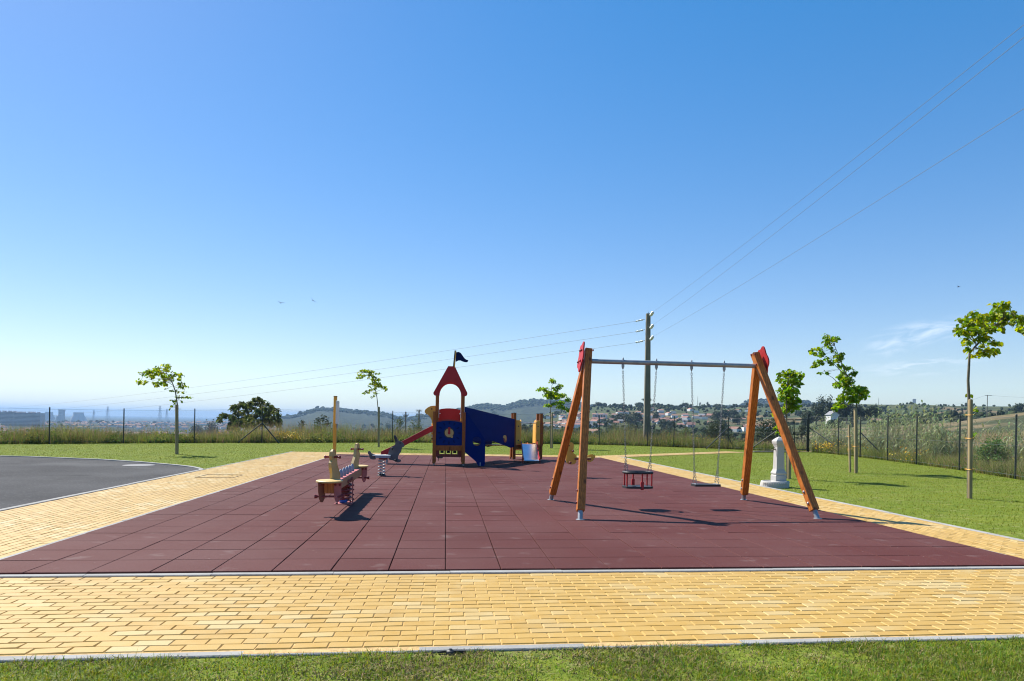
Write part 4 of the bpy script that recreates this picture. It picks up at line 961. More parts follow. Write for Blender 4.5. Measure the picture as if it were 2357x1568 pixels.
for e,s in((sx0,-1),(sx1,1)):
    mb=MB(); top=[];bot=[]
    for b_,z in prof_s[:-1]:
        top.append(((TC-b_),z+.10)); bot.append(((TC-b_),z-.02))
    top[-1]=(top[-1][0],prof_s[-2][1]+.05)
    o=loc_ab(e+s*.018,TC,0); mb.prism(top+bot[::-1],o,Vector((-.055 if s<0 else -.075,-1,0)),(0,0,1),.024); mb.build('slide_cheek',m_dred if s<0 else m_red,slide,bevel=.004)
    p=loc_ab(e+s*.034-.09,TC-1.40,0); mb=MB(); mb.tube([p,p+Vector((0,0,.22))],.014,8); mb.build('slide_foot',m_red,slide)
lad=empty('ladder',(0,0,0)); lad.parent=pt
for i,z in enumerate((.16,.33,.46)):
    p=loc_ab(TA+.28,TC+.95+.05*(2-i),z); mb=MB(); mb.box(p,(.62,.10,.035)); mb.build('ladder_step',m_wood2,lad,bevel=.004)
for a_ in(TA-.02,TA+.58):
    p=loc_ab(a_,TC+1.12,0); q=loc_ab(a_,TC+.92,.58); mb=MB(); mb.beam(p,q,.04,.11,up=(0,1,0)); mb.build('ladder_string',m_wood2,lad)
p=loc_ab(TB-.155,TC+.98,0); mb=MB(); mb.prism([(0,.50),(.07,.50),(.07,1.12),(.035,1.17),(0,1.12)],p,(1,0,0),(0,0,1),.03); mb.build('blue_slat',m_mblue,pt)
p=loc_ab(TB+.075,TC+.1,0); mb=MB(); mb.prism([(0,.52),(.80,.52),(.85,.8),(.85,1.1),(.6,1.34),(.1,1.38),(0,1.30)],p,(0,1,0),(0,0,1),.026); mb.build('side_panel',m_wood2,pt,bevel=.004)
# ------------------------------------------------------------------ drinking fountain
fo=eq('drinking_fountain',7.62,15.0,'white stone drinking fountain pillar with round basin on the right lawn','drinking fountain',z=-.02)
def sq_lathe(mb,prof,c=(0,0,0)):
    return mb.lathe([(r*math.sqrt(2),z) for r,z in prof],4,c,smooth=False)
mb=MB(); sq_lathe(mb,[(.128,.0),(.128,.262),(.118,.272),(.112,.285),(.128,.300),(.130,.325),(.112,.365),(.098,.40),(.094,.42),(.084,.93),(.098,.945),(.100,.975),(.112,.985),(.120,1.03),(.120,1.055),(.105,1.075),(.06,1.12),(.015,1.15),(.004,1.152)])
mb.build('pillar',m_fount,fo,bevel=.005)
mb=MB(); c=(-.155,-.10,0); mb.lathe([(.305,0),(.310,.02),(.285,.125),(.280,.14),(.262,.145),(.245,.138),(.225,.085),(.01,.075)],32,c); bs=mb.build('basin',m_fount,fo)
for i in range(13):
    q=math.radians(196+i*9.5); mb=MB(); p=Vector((c[0]+.2985*math.cos(q),c[1]+.2985*math.sin(q),.073))
    mb.box(p,(.016,.018,.085),Matrix.Rotation(q,3,'Z')); mb.build('basin_rib',m_fount,bs,bevel=.004)
mb=MB(); mb.lathe([(.20,0),(.20,.135),(.19,.14)],24,(.03,-.02,0)); mb.build('plinth',m_fount,fo)
mb=MB(); mb.tube([(-.085,0,.86),(-.13,0,.86),(-.155,0,.85),(-.165,0,.82)],.012,8); mb.tube([(-.12,0,.87),(-.12,0,.90)],.008,6); mb.box((-.12,0,.905),(.05,.016,.012)); mb.build('tap',M('dull_brass',(.12,.10,.06),.4,metal=.8),fo)
# ================================================================== fence
def fence_run(name,label,line,posts,hs,braces=()):
    """posts: world points along the line; hs: post heights"""
    p0=Vector((*posts[0],0)); root=empty(name,p0); tag(root,label,'fence')
    for (x,y),h in zip(posts,hs):
        mb=MB(); mb.tube([(x-p0.x,y-p0.y,-.1),(x-p0.x,y-p0.y,h)],.027,8); mb.tube([(x-p0.x,y-p0.y,h),(x-p0.x,y-p0.y,h+.015)],[.031,.02],8); mb.build('post',m_fpost,root)
    for (x,y,h,dx,dy) in braces:
        mb=MB(); mb.tube([(x-p0.x,y-p0.y,h),(x+dx-p0.x,y+dy-p0.y,0)],.030,7); mb.tube([(x-p0.x,y-p0.y,h-.03),(x-p0.x,y-p0.y,h+.03)],.034,8); mb.build('brace',m_fpost,root)
    # chain-link mesh: straight wires crossing both ways, plus three line wires
    mb=MB(); S=[0.]; 
    for a,b in zip(posts[:-1],posts[1:]): S.append(S[-1]+math.hypot(b[0]-a[0],b[1]-a[1]))
    xs=[p[0] for p in posts]; ys=[p[1] for p in posts]
    def pt_(s,t):
        h=np.interp(s,S,hs); return np.stack([np.interp(s,S,xs)-p0.x,np.interp(s,S,ys)-p0.y,.05+(h-.12)*t],-1)
    H=float(np.mean(hs))-.12; pitch=.075; n=int(S[-1]/pitch)
    for sg in(1,-1):
        s0=np.arange(n)*pitch; s1=s0+sg*H
        ta=np.where((s1<0),s0/np.maximum(1e-6,s0-s1),1.); ta=np.where(s1>S[-1],(S[-1]-s0)/(s1-s0+1e-9),ta); ta=np.clip(ta,.02,1)
        # split each wire in two so that it follows corners
        ends=[pt_(s0+(s1-s0)*ta*k/3,ta*k/3) for k in range(4)]
        V=[];w=.0011 if 'back lawn' in label else .0006
        for k in range(4):
            P=ends[k]; 
            for dx,dz in((-w,0),(w,0),(0,w*1.5)): V.append(P+np.array([dx,dx*.3,dz]))
        V=np.stack(V,1).reshape(-1,3); fs=[]
        for k in range(3):
            for a in range(3): fs.append((k*3+a,k*3+(a+1)%3,k*3+3+(a+1)%3,k*3+3+a))
        Fq=(np.arange(n)[:,None,None]*12+np.array(fs)[None]).reshape(-1,4)
        parts_.append((V,Fq))
    for t in(1.0,.52,.02):
        P=pt_(np.array(S),np.full(len(S),t)); mb.tube([tuple(p) for p in P],.0035,5)
    V=np.array(mb.v); 
    fq=np.array([f for f in mb.f if len(f)==4])
    parts_.append((V,fq)); Vv,Ff=joinq(parts_); parts_.clear()
    np_obj('wire_mesh',Vv,Ff,m_wire,parent=root)
    return root
parts_=[]
def gp_(x,y): 
    r=ray(x,y); t=-EYE/r[2]; return (r[0]*t,t)
NPOST=[(-31.0,21.8),(-27.8,24.6),(-24.3,27.65)]+[(-20.8,30.7),(-18.56,32.64),(-16.16,34.76),(-13.32,36.4),(-10.12,38.75),(-7.17,41.0),(-3.6,42.6),(.07,43.59),(5.63,43.9),(8.56,43.0),(9.98,42.0),(12.75,40.2),(14.75,37.9)]
NH=[1.62,1.62,1.62,1.62,1.64,1.72,1.86,1.86,1.87,1.88,1.90,1.90,1.90,1.88,1.86,1.95]
# keep every post on its own line of sight column
fr=fence_run('chain_link_fence','long dark wire fence on thin posts behind the back lawn and the young trees',None,NPOST,NH,
   braces=[(-13.32,36.4,1.05,-1.10,-.45),(-13.32,36.4,1.05,1.02,-.30),(12.75,40.2,1.25,-1.45,-.6),(12.75,40.2,.75,.5,.5),(14.75,37.9,1.15,-1.25,.9)])
EPOST=FENCE_E
fence_run('chain_link_fence','dark wire fence running down the right side in front of the reeds',None,EPOST,[2.05,1.95,1.92,1.88,1.86,1.84,1.83,1.83,1.83,1.83],
   braces=[(16.65,38.25,1.35,1.0,-2.4),(16.45,32.2,1.15,.75,-.9)])
gt=empty('metal_gate',Vector((14.86,37.9,0))); tag(gt,'dark double leaf metal gate in the fence behind the drinking fountain','gate')
A=Vector((14.86,37.9,0)); Bq=Vector((16.56,38.2,0)); dA=(Bq-A).normalized(); ln=(Bq-A).length
for k in range(2):
    s0=.06+k*(ln/2); s1=s0+ln/2-.10
    mb=MB(); P=[A+dA*s0-A,A+dA*s1-A]
    for q in P: mb.tube([q+Vector((0,0,.08)),q+Vector((0,0,1.80))],.026,8)
    for z in(.10,.95,1.78): mb.tube([P[0]+Vector((0,0,z)),P[1]+Vector((0,0,z))],.022,8)
    lf=mb.build('gate_leaf',m_fpost,gt)
    mb=MB()
    n=int((s1-s0)/.075)
    for i in range(n+1):
        p=P[0]+dA*(i*.075+.02); mb.tube([p+Vector((0,0,.1)),p+Vector((0,0,1.78))],.003,3)
    for i in range(22): mb.tube([P[0]+Vector((0,0,.1+i*.077)),P[1]+Vector((0,0,.1+i*.077))],.003,3)
    mb.build('gate_mesh',m_wire,lf)
for s,h in((0,2.06),(ln,2.08)):
    p=dA*s; mb=MB(); mb.box(p+Vector((0,0,h/2)),(.09,.09,h)); mb.build('gate_post',m_fpost,gt)
mb=MB(); p=dA*(ln/2+.04); mb.box(p+Vector((0,-.04,1.0)),(.10,.05,.16)); mb.build('gate_lock',m_fpost,gt)
sl_=MB(); sl_.box((14.0,36.3,.035),(3.2,.4,.05),Matrix.Rotation(.42,3,'Z')); tag(sl_.build('concrete_sill',m_conc,bevel=.01),'low grey concrete edge in front of the gate','sill')
# ================================================================== leaves and trees
def leaf_mesh(cen,size,seed,droop=.8,wide=.85,fold=.10):
    r=np.random.default_rng(seed); n=len(cen)
    az=r.random(n)*2*PI; t=np.stack([np.cos(az),np.sin(az),-droop+r.normal(0,.5,n)],-1); t/=np.linalg.norm(t,axis=1)[:,None]
    nn=np.stack([r.normal(0,.7,n),r.normal(0,.7,n),np.ones(n)*.8],-1); s=np.cross(t,nn); s/=np.maximum(1e-6,np.linalg.norm(s,axis=1))[:,None]; nn=np.cross(s,t)
    sz=size*(.65+.6*r.random(n)); q=[(0,0,0),(-.42,.22,1),(-.45,.55,1),(0,1,-.3),(.45,.55,1),(.42,.22,1)]
    V=np.stack([cen+(s*(a*wide)+t*b+nn*(c*fold))*sz[:,None] for a,b,c in q],1).reshape(-1,3)
    f=np.array([(0,3,2,1),(0,5,4,3)])
    return V,(np.arange(n)[:,None,None]*6+f[None]).reshape(-1,4)
def clumps(list_,conv,Y,dens,seed,depth=.6,yj=.25):
    """leaf centres: each clump is an ellipse in the photo at a depth of its own"""
    r=np.random.default_rng(seed); out=[]; cs=[]
    for (zx,zy,rx,ry) in list_:
        dy=r.normal(0,yj); c=at(*conv(zx,zy),Y+dy); e=at(*conv(zx+rx,zy),Y+dy); g=at(*conv(zx,zy-ry),Y+dy)
        ax=(e-c).length; az=(g-c).length; ay=(ax+az)*depth
        n=max(3,int(dens*ax*az*100)); p=r.normal(0,.50,(n,3)); p/=np.maximum(1,np.linalg.norm(p,axis=1)/1.0)[:,None]
        out.append(np.array(c)+p*np.array([ax,ay,az])); cs.append(c)
    return np.concatenate(out),cs
def limb(mb,pts,r0,r1,n=7):
    k=len(pts); mb.tube(pts,[r0+(r1-r0)*(i/(k-1))**.8 for i in range(k)],n)
def young_tree(label,base,Y,conv,cl,trunk,branches,r0,leaf,dens,mat,seed,extra=None,yj=.22):
    root=empty('young_tree',(base[0],base[1],-.02)); tag(root,label,'tree',None)
    o=Vector((base[0],base[1],-.02))
    T=[at(*conv(*p),Y)-o for p in trunk]; T[0]=Vector((T[0].x,T[0].y,-.05))
    mb=MB(); limb(mb,T,r0,.008)
    P,cs=clumps(cl,conv,Y,dens,seed,yj=yj); P=P-np.array(o)
    for b in branches: limb(mb,[at(*conv(*p),Y+random.uniform(-.1,.1)*i)-o for i,p in enumerate(b)],r0*.42,.004,5)
    # every clump hangs from a twig that leaves the nearest bit of trunk
    dense=[]
    for a,b in zip(T[:-1],T[1:]):
        for k in range(6): dense.append(a+(b-a)*(k/6))
    for c in cs:
        c=c-o; lowr=[t for t in dense if t.z<c.z+.15] or dense
        t=min(lowr,key=lambda t:(t-c).length); m=(t+c)/2+Vector((0,0,.04)); limb(mb,[t,m,c],.008,.003,4)
    mb.build('trunk',m_bark,root)
    V,Fq=leaf_mesh(P,leaf,seed); np_obj('crown',V,Fq,mat,parent=root)
    return root
def stake(label,x,y,Y,top,r,lean=0,ties=(),h0=None):
    b=gp_(x,y); z=EYE+ray(*top)[2]*b[1]
    root=empty('tree_stake',(b[0],b[1],-.02)); tag(root,label,'tree stake')
    tx_=(at(*top,b[1]).x-b[0])
    mb=MB(); mb.tube([(0,0,-.1),(tx_,lean,z+.02),(tx_,lean,z+.045)],[r,r,r*.75],10); mb.build('pole',m_stake,root)
    for t,l in ties:
        mb=MB(); c=Vector((tx_*t,lean*t,z*t)); mb.tube([c+Vector((-r-.01,-r-.01,0)),c+Vector((r+.03,-r-.01,.01)),c+Vector((r+.05,r+.05,.01)),c+Vector((-r-.01,r+.05,0))],.006,5,closed=True); mb.build('tie',m_black if l else m_yel,root)
    return root
s_=lambda x0,y0,k: (lambda zx,zy: ((x0+zx*k)/1.7378,(y0+zy*k)/1.7378))
# 1 – left lawn
cv=s_(500,1400,.2806); b=gp_(408,1044.5)
young_tree('young lime tree with windswept crown on the left lawn by the asphalt road',(b[0]+.10,b[1]+.06),b[1],cv,
 [(250,330,45,30),(200,450,45,35),(290,460,35,25),(330,300,60,35),(400,320,70,50),(370,370,60,40),(470,270,50,45),(520,330,60,50),(600,230,55,45),(620,270,50,50),(560,400,60,45),(470,480,80,35),(430,490,50,30),(560,470,50,40),(700,350,50,35),(790,350,50,30),(780,410,35,20),(650,400,40,40),(800,490,60,40),(870,515,35,15),(820,540,30,20),(660,580,25,15),(740,590,30,20),(850,600,25,18),(760,660,30,20),(830,680,50,15),(910,675,35,20),(690,720,30,20),(790,720,12,10),(600,550,15,12),(715,755,15,12),(680,795,12,12),(640,830,8,8)],
 [(752,1475),(752,1000),(748,800),(735,700),(715,580),(680,480),(650,390),(600,340),(570,300),(590,210)],[[(690,510),(620,465),(520,450)],[(650,390),(700,345),(790,345)],[(735,680),(830,680),(915,675)],[(600,340),(450,310),(280,330),(230,430)]],.030,.09,27,m_leaf,101)
stake('thick pine stake beside the windswept lime tree on the left lawn',407,1044.5,0,(407,933),.055,ties=((.93,1),))
# 2 – left of the climbing house
cv=s_(1400,1440,.1658); b=gp_(871,1028)
young_tree('young lime tree with a drooping crown behind the grey rabbit rider',(b[0]-.08,b[1]+.08),b[1],cv,
 [(210,285,25,15),(270,260,40,30),(340,260,60,45),(400,250,60,45),(480,280,60,50),(560,280,40,40),(220,360,40,45),(270,400,50,45),(340,370,60,35),(200,420,50,30),(470,350,60,45),(550,390,50,40),(620,410,30,25),(630,310,20,20),(700,325,40,30),(700,470,50,35),(640,470,40,30),(450,440,25,25),(560,470,60,50),(580,560,60,60),(650,580,60,60),(720,610,60,50),(780,640,50,40),(840,660,40,35),(885,710,30,35),(700,560,50,30),(500,570,35,30),(470,640,35,20),(620,660,50,50),(560,690,30,25),(520,720,30,20),(480,720,30,25),(390,750,40,25),(340,800,30,25),(410,790,40,20),(470,790,30,20),(570,850,30,30),(520,890,22,20),(600,800,30,30),(660,800,20,15)],
 [(685,2070),(682,1500),(675,1150),(650,900),(620,740),(590,600),(575,470),(550,360),(480,290)],[[(590,600),(720,600),(880,700)],[(610,780),(480,770),(350,800)],[(550,360),(400,300),(220,330)]],.030,.095,28,m_leaf,102)
stake('thin pine stake beside the drooping lime tree behind the rabbit rider',872,1028,0,(872.5,938),.045,ties=((.9,1),))
# 3 – right of the climbing house
cv=s_(2150,1330,.5102); b=gp_(1267,1031)
young_tree('young lime tree with tiered branches between the climbing house and the swing',(b[0]-.06,b[1]+.08),b[1],cv,
 [(110,375,25,18),(125,385,20,12),(20,445,25,15),(50,440,30,15),(80,465,30,20),(70,490,25,15),(110,480,40,25),(140,490,40,30),(175,415,25,15),(190,420,12,12),(150,440,30,20),(160,500,40,25),(200,495,30,20),(240,525,25,18),(180,550,40,20),(100,500,30,20),(90,570,30,12),(75,570,20,12),(130,560,30,15),(180,580,30,15),(210,595,20,12),(240,610,15,15)],
 [(104,905),(104,760),(103,630),(105,500),(112,420),(125,385)],[[(105,500),(60,460),(10,445)],[(110,440),(150,430),(185,412)],[(105,560),(180,570),(240,615)],[(106,490),(180,500),(245,530)]],.034,.115,25,m_leaf2,103)
stake('thin pine stake beside the tiered lime tree near the swing',1271,1031,0,(1271,951),.042,ties=((.9,1),))
# 4 – behind the drinking fountain
cv=s_(3000,1250,.4785); b=gp_(1812,1100)
young_tree('young bushy upright lime tree directly behind the drinking fountain',(b[0],b[1]),b[1],cv,
 [(250,520,30,20),(240,560,25,20),(300,510,40,25),(350,500,45,25),(400,520,45,30),(430,530,20,20),(290,560,45,30),(350,560,45,40),(390,580,40,40),(410,610,25,20),(300,620,40,40),(270,670,35,30),(330,650,45,40),(380,660,30,30),(270,710,35,30),(310,700,45,40),(360,720,40,35),(400,730,25,30),(330,760,50,35),(380,780,40,30),(290,800,40,30),(340,800,40,25),(290,835,20,15),(190,850,10,12),(235,950,20,15),(205,965,12,12),(235,1000,18,15)],
 [(312,1382),(308,1000),(305,850),(303,700),(320,560),(345,500)],[[(305,850),(240,860),(190,850)],[(307,960),(260,950),(215,965)],[(308,1010),(270,1000),(235,1000)],[(303,700),(370,640),(410,530)]],.030,.094,38,m_leaf2,104)
stake('round pine stake tied to the upright tree behind the fountain',1817,1101,0,(1817,984),.045,ties=((.9,1),))
# 5 – two stakes, leaning
cv=s_(3000,1250,.4785); b=gp_(1972,1084)
young_tree('young leaning lime tree with wide bare branches and two wooden stakes',(b[0]+.12,b[1]+.1),b[1],cv,
 [(640,200,30,25),(670,220,40,30),(720,215,35,15),(640,250,30,25),(665,285,25,18),(700,235,20,15),(510,315,22,18),(530,340,25,15),(575,305,30,18),(600,335,25,18),(580,355,25,15),(650,380,20,12),(695,325,15,15),(740,360,45,25),(730,395,35,20),(770,345,15,15),(540,440,30,20),(580,410,35,20),(600,400,20,15),(680,415,35,20),(580,503,22,10),(640,503,25,13),(760,445,35,20),(820,460,35,20),(870,500,25,20),(850,520,25,20),(780,500,30,20),(760,540,35,30),(810,550,40,30),(720,600,30,25),(750,590,30,25),(800,600,40,30),(850,580,30,20),(830,650,50,35),(880,640,50,40),(940,650,45,35),(970,665,25,30),(900,700,50,40),(950,700,30,20),(850,720,40,35),(790,700,40,30),(750,730,35,30),(740,780,40,25),(790,780,25,15),(710,800,25,25),(880,740,30,20)],
 [(893,1325),(893,1000),(890,850),(890,760),(850,620),(790,480),(740,360),(700,260)],[[(790,520),(700,430),(610,365),(530,330)],[(745,600),(690,545),(630,510)],[(700,430),(640,410),(550,440)],[(870,690),(790,740),(720,800)]],.032,.10,34,m_leaf2,105)
stake('thick upright pine stake in front of the leaning lime tree',1970.5,1088,0,(1969,941),.048,ties=((.42,0),))
stake('thinner leaning pine stake left of the leaning lime tree',1957,1086,0,(1963.5,980),.034,lean=.25,ties=((.78,0),(.5,0)))
# 6 – right foreground lawn
cv=s_(3500,1150,.574); b=gp_(2230.5,1145)
young_tree('tall young lime tree at the far right with bright one-sided crown',(b[0]+.0,b[1]),b[1],cv,
 [(830,125,25,15),(880,115,40,20),(910,125,35,25),(870,155,40,20),(690,180,35,20),(620,222,35,15),(570,285,30,12),(600,305,30,25),(650,260,40,25),(700,230,45,35),(740,210,45,30),(790,210,40,25),(830,190,40,25),(880,185,35,25),(940,180,40,25),(975,175,15,15),(920,220,40,30),(960,235,35,25),(1000,210,40,20),(1030,230,40,40),(1010,290,30,25),(890,285,20,20),(850,260,30,25),(640,310,40,25),(700,290,45,35),(750,280,45,35),(800,290,40,30),(640,360,30,25),(640,385,25,20),(720,350,30,25),(770,345,30,20),(830,380,45,20),(865,390,15,15),(740,400,15,10),(660,430,25,20),(690,470,35,15),(760,445,40,25),(810,440,30,30),(740,465,15,15),(1080,240,40,35),(1110,280,40,35),(1060,300,25,25),(685,855,18,10),(690,1020,22,16),(655,745,8,8)],
 [(654,1465),(655,900),(655,780),(649,650),(655,540),(659,460),(690,420),(740,370),(800,300),(880,230),(960,195),(1080,240)],[[(690,420),(760,440),(820,440)],[(659,460),(640,385)],[(740,370),(700,260),(640,230)],[(740,370),(840,380)],[(880,230),(910,130)]],.036,.102,32,m_leaf,106)
stake('tall pine stake beside the bright one-sided lime tree at far right',2233,1145.5,0,(2234,922),.042,ties=((.86,0),(.62,0),(.3,0)))
# big eucalyptus beyond the fence
def big_tree(name,label,cat,Y,conv,cl,limbs,r0,leaf,dens,mat,seed,yj,wide=.4,basez=None,group=None):
    bx=at(*conv(*limbs[0][0]),Y); z0=landz(bx.x,bx.y) if basez is None else basez
    o=Vector((bx.x,bx.y,z0)); root=empty(name,o); tag(root,label,cat,group)
    mb=MB()
    for k,l in enumerate(limbs):
        P=[at(*conv(*p),Y+(random.uniform(-.5,.5)*yj*i/len(l)))-o for i,p in enumerate(l)]
        if k==0: P[0]=Vector((P[0].x,P[0].y,-.1))
        limb(mb,P,r0 if k==0 else r0*.30,r0*.08,6)
    mb.build('trunk',m_dbark,root)
    P,_=clumps(cl,conv,Y,dens,seed,depth=.5,yj=yj); V,Fq=leaf_mesh(P-np.array(o),leaf,seed,droop=1.0,wide=wide)
    np_obj('crown',V,Fq,mat,parent=root); return root
cv=s_(800,1550,.2121)
big_tree('eucalyptus_tree','large dark spreading eucalyptus tree behind the braced fence post','tree',58,cv,
 [(360,580,40,40),(380,620,40,25),(460,530,70,55),(430,500,40,25),(530,520,40,30),(600,530,30,30),(590,590,35,30),(640,390,60,60),(660,340,60,40),(800,280,50,35),(760,340,70,50),(850,330,60,50),(920,290,60,50),(920,350,80,40),(1040,220,60,40),(1090,200,50,40),(1130,230,40,30),(1040,290,50,40),(1180,270,50,40),(1280,300,50,40),(1320,350,50,40),(1360,400,50,50),(1440,440,60,50),(1470,500,50,50),(1240,400,60,50),(1100,430,80,50),(1100,490,90,50),(1300,470,80,50),(1400,560,90,50),(1450,620,80,60),(900,550,80,50),(850,600,70,60),(950,600,70,60),(700,580,60,50),(640,600,40,30),(800,680,80,60),(900,700,80,60),(1050,650,100,60),(1200,600,80,60),(1300,600,80,60),(600,680,80,50),(700,690,70,50),(1000,720,80,50),(1330,680,80,40),(1470,700,60,40),(560,740,60,40),(700,480,60,45),(800,470,60,45),(620,540,45,40),(900,430,70,40),(1000,540,80,50),(1150,690,90,50),(1180,400,60,45),(760,620,70,50),(1250,520,70,50),(1000,380,60,35),(650,760,90,40),(1150,330,50,30)],
 [[(1000,830),(990,760),(960,640),(900,480),(830,380)],[(960,640),(1050,480),(1080,330),(1080,220)],[(980,720),(1150,600),(1300,450),(1400,420)],[(970,680),(800,560),(700,470),(640,400)],[(800,560),(700,620),(560,560),(440,560),(370,600)],[(1100,500),(1200,380),(1270,320)],[(830,400),(920,400),(1000,420)]],.20,.34,8.5,m_euca,201,1.6)
# bushes just beyond the fence
def bush(label,x,ytop,ybase,wpx,Y,mat,seed,leaf=.12,dens=3.2,wide=.5,n=26,droop=.3):
    r=np.random.default_rng(seed); cl=[]
    hp=ybase-ytop
    for i in range(n):
        t=r.random()**.8; half=wpx/2*math.sqrt(max(.05,1-(t*.95)**2)); cl.append((x+r.uniform(-1,1)*half*.8,ybase-hp*t*.88-hp*.06,wpx*.16,hp*.16))
    cv=lambda a,b:(a,b); bx=at(x,ybase,Y); o=Vector((bx.x,bx.y,landz(bx.x,bx.y))); root=empty('bush',o); tag(root,label,'bush')
    P,cs=clumps(cl,cv,Y,dens,seed,depth=.5,yj=.35*wpx/F*Y*.5); mb=MB()
    for c in cs: limb(mb,[Vector((random.uniform(-.1,.1),random.uniform(-.1,.1),-.05)),(c-o)*.5+Vector((0,0,-.05)),c-o],.03,.006,4)
    mb.build('stems',m_dbark,root)
    V,Fq=leaf_mesh(P-np.array(o),leaf,seed,droop=droop,wide=wide); np_obj('foliage',V,Fq,mat,parent=root); return root
bush('dark bush rising from the weeds left of the yellow sign post',743,958,1008,52,47,m_bush,301,.16,2.6)
bush('small dark bush among dry grass between the eucalyptus and the sign post',694,967,1000,26,50,m_bush,302,.14,2.6)
bush('pale leaved bush behind the fence left of the two distant poles',919,962,1008,38,52,m_bush2,303,.20,1.8,.3,droop=-.2)
bush('pale leaved bush behind the fence beside the right-hand distant pole',957,960,1008,38,56,m_bush2,304,.20,1.8,.3,droop=-.2)
bush('leafy green bush with pale flowers at the far right behind the fence',2285,1012,1092,96,23.2,m_bush3,305,.075,16,.6,n=40)
bush('round dark olive bush beyond the fence seen between the swing chains',1652,972,1028,78,75,m_bush,306,.22,1.5,n=40)
bush('wide dark bush beyond the fence behind the right swing legs',1775,965,1030,118,82,m_bush,307,.24,1.3,n=46)
bush('dark green bush behind the gate and the drinking fountain',1845,978,1026,44,70,m_bush,308,.2,1.6)
bush('pale scrub bush in the weeds behind the second swing chain',1580,985,1028,46,52,m_bush2,309,.13,2.6)
# reeds beyond the right-hand fence
def reed_mesh(nst,H,spread,seed):
    r=np.random.default_rng(seed); V=[];Fs=[];k=0; st=MB()
    for i in range(nst):
        x,y=r.normal(0,spread,2); h=H*(.65+.4*r.random()); lx,ly=r.normal(0,.10,2)
        st.tube([(x,y,-.1),(x+lx*h*.4,y+ly*h*.4,h*.6),(x+lx*h,y+ly*h,h)],[.012,.009,.003],4,caps=False)
        for j in range(13):
            t=.18+.82*j/12; c=np.array([x+lx*h*t,y+ly*h*t,h*t]); az=r.random()*2*PI; d=np.array([math.cos(az),math.sin(az),0]); s=np.array([-d[1],d[0],0]); L_=(.42+.28*r.random())*(1.1-.3*t); w=.024+.014*r.random()
            dr=.5+.8*r.random()
            for q in range(5):
                u=q/4; p=c+d*(L_*(u*.8))+np.array([0,0,L_*(u*.95-dr*u*u*1.15)]); ww=w*(1-.93*u)*(1 if q else .6)
                V.append(p-s*ww); V.append(p+s*ww)
            for q in range(4): Fs.append((k+2*q,k+2*q+1,k+2*q+3,k+2*q+2))
            k+=10
    return np.array(V),np.array(Fs),st
reed_protos=[]
RSPOT=[(1905,37,2.0,'left of the leaning tree by the gate post'),(1932,35.5,1.7,'just left of the two wooden stakes'),(1990,33.5,2.0,'right behind the leaning lime tree'),(2012,31.5,1.9,'between the leaning tree and next fence post'),(2052,30,2.3,'behind the fence right of the leaning tree'),(2075,29.2,2.5,'the tallest left of the fence post with broad leaves'),(2100,28,2.35,'behind the middle fence post on the right'),(2130,27,2.45,'with one upright spear above the others'),(2150,26.2,2.0,'left of the tall stake fence post'),(2178,25.2,1.75,'thin and low left of the fence post near the tall stake'),(2330,22.5,1.7,'at the right edge behind the last fence post'),(1885,38.5,1.6,'small, right beside the gate post'),(2032,32.5,2.0,'low behind the third fence post'),(2195,26.0,1.5,'dry one behind the tall lime trunk')]
for i,(x,Y,H,lb) in enumerate(RSPOT):
    p=at(x,1000,Y+1.6); V,Fq,st=reed_mesh(16,H,.42,400+i); o=Vector((p.x,p.y,landz(p.x,p.y)))
    root=empty('reed_clump',o); tag(root,'grey green reed clump '+lb,'reeds',group='reed clumps beyond the right fence')
    np_obj('leaves',V,Fq,m_reed,parent=root); st.build('stalks',M('reed_stalk',(.22,.20,.11),.6) if i==0 else bpy.data.materials['reed_stalk'],root)
# ================================================================== weeds beyond the fence (uncountable)
m_w1=M('weed_green',(.080,.140,.028),.65,.3,.6,isl=.4,trans=.4,spec=.2); m_w2=M('weed_olive',(.19,.215,.055),.7,.3,.6,isl=.4,trans=.35,spec=.2); m_w3=M('dry_straw',(.34,.27,.14),.8,.25,.6,isl=.35,trans=.3,spec=.2); m_w4=M('seed_heads',(.27,.165,.095),.85,.3,.6,isl=.35,trans=.25,spec=.2); m_w5=M('yellow_petals',(.62,.42,.02),.6,.15,3,isl=.25,trans=.2)
def strip(line,n,o0,o1,seed,side=1):
    r=np.random.default_rng(seed); L_=[0.]
    for a,b in zip(line[:-1],line[1:]): L_.append(L_[-1]+math.hypot(b[0]-a[0],b[1]-a[1]))
    s=r.random(n)*L_[-1]; x=np.interp(s,L_,[p[0] for p in line]); y=np.interp(s,L_,[p[1] for p in line])
    e=.2; dx=np.interp(s+e,L_,[p[0] for p in line])-np.interp(s-e,L_,[p[0] for p in line]); dy=np.interp(s+e,L_,[p[1] for p in line])-np.interp(s-e,L_,[p[1] for p in line]); l=np.hypot(dx,dy)
    off=o0+(o1-o0)*r.random(n)**1.5
    return np.stack([x-dy/l*off*side,y+dx/l*off*side],-1),off
def nfield(P,k,seed):
    r=np.random.default_rng(seed); v=np.zeros(len(P))
    for i in range(5):
        a=r.random()*PI; f=k*(1.7**i)*.5; v+=np.sin((P[:,0]*math.cos(a)+P[:,1]*math.sin(a))*f+r.random()*6)*(.7**i)
    return v/2
WV=[];WF=[];WM=[]
def add_weeds(P,h,w,mi,seed,lean=.35,seg=3):
    Z=land(P[:,0],P[:,1]); V,Fq=blades(np.column_stack([P,Z-.03]),h,w,seed,lean,seg); WV.append((V,Fq)); WM.append(np.repeat(mi,seg))
rw=np.random.default_rng(21)
P,off=strip(FENCE_W[1:],62000,.15,6.5,31); px_=CX+F*P[:,0]/P[:,1]
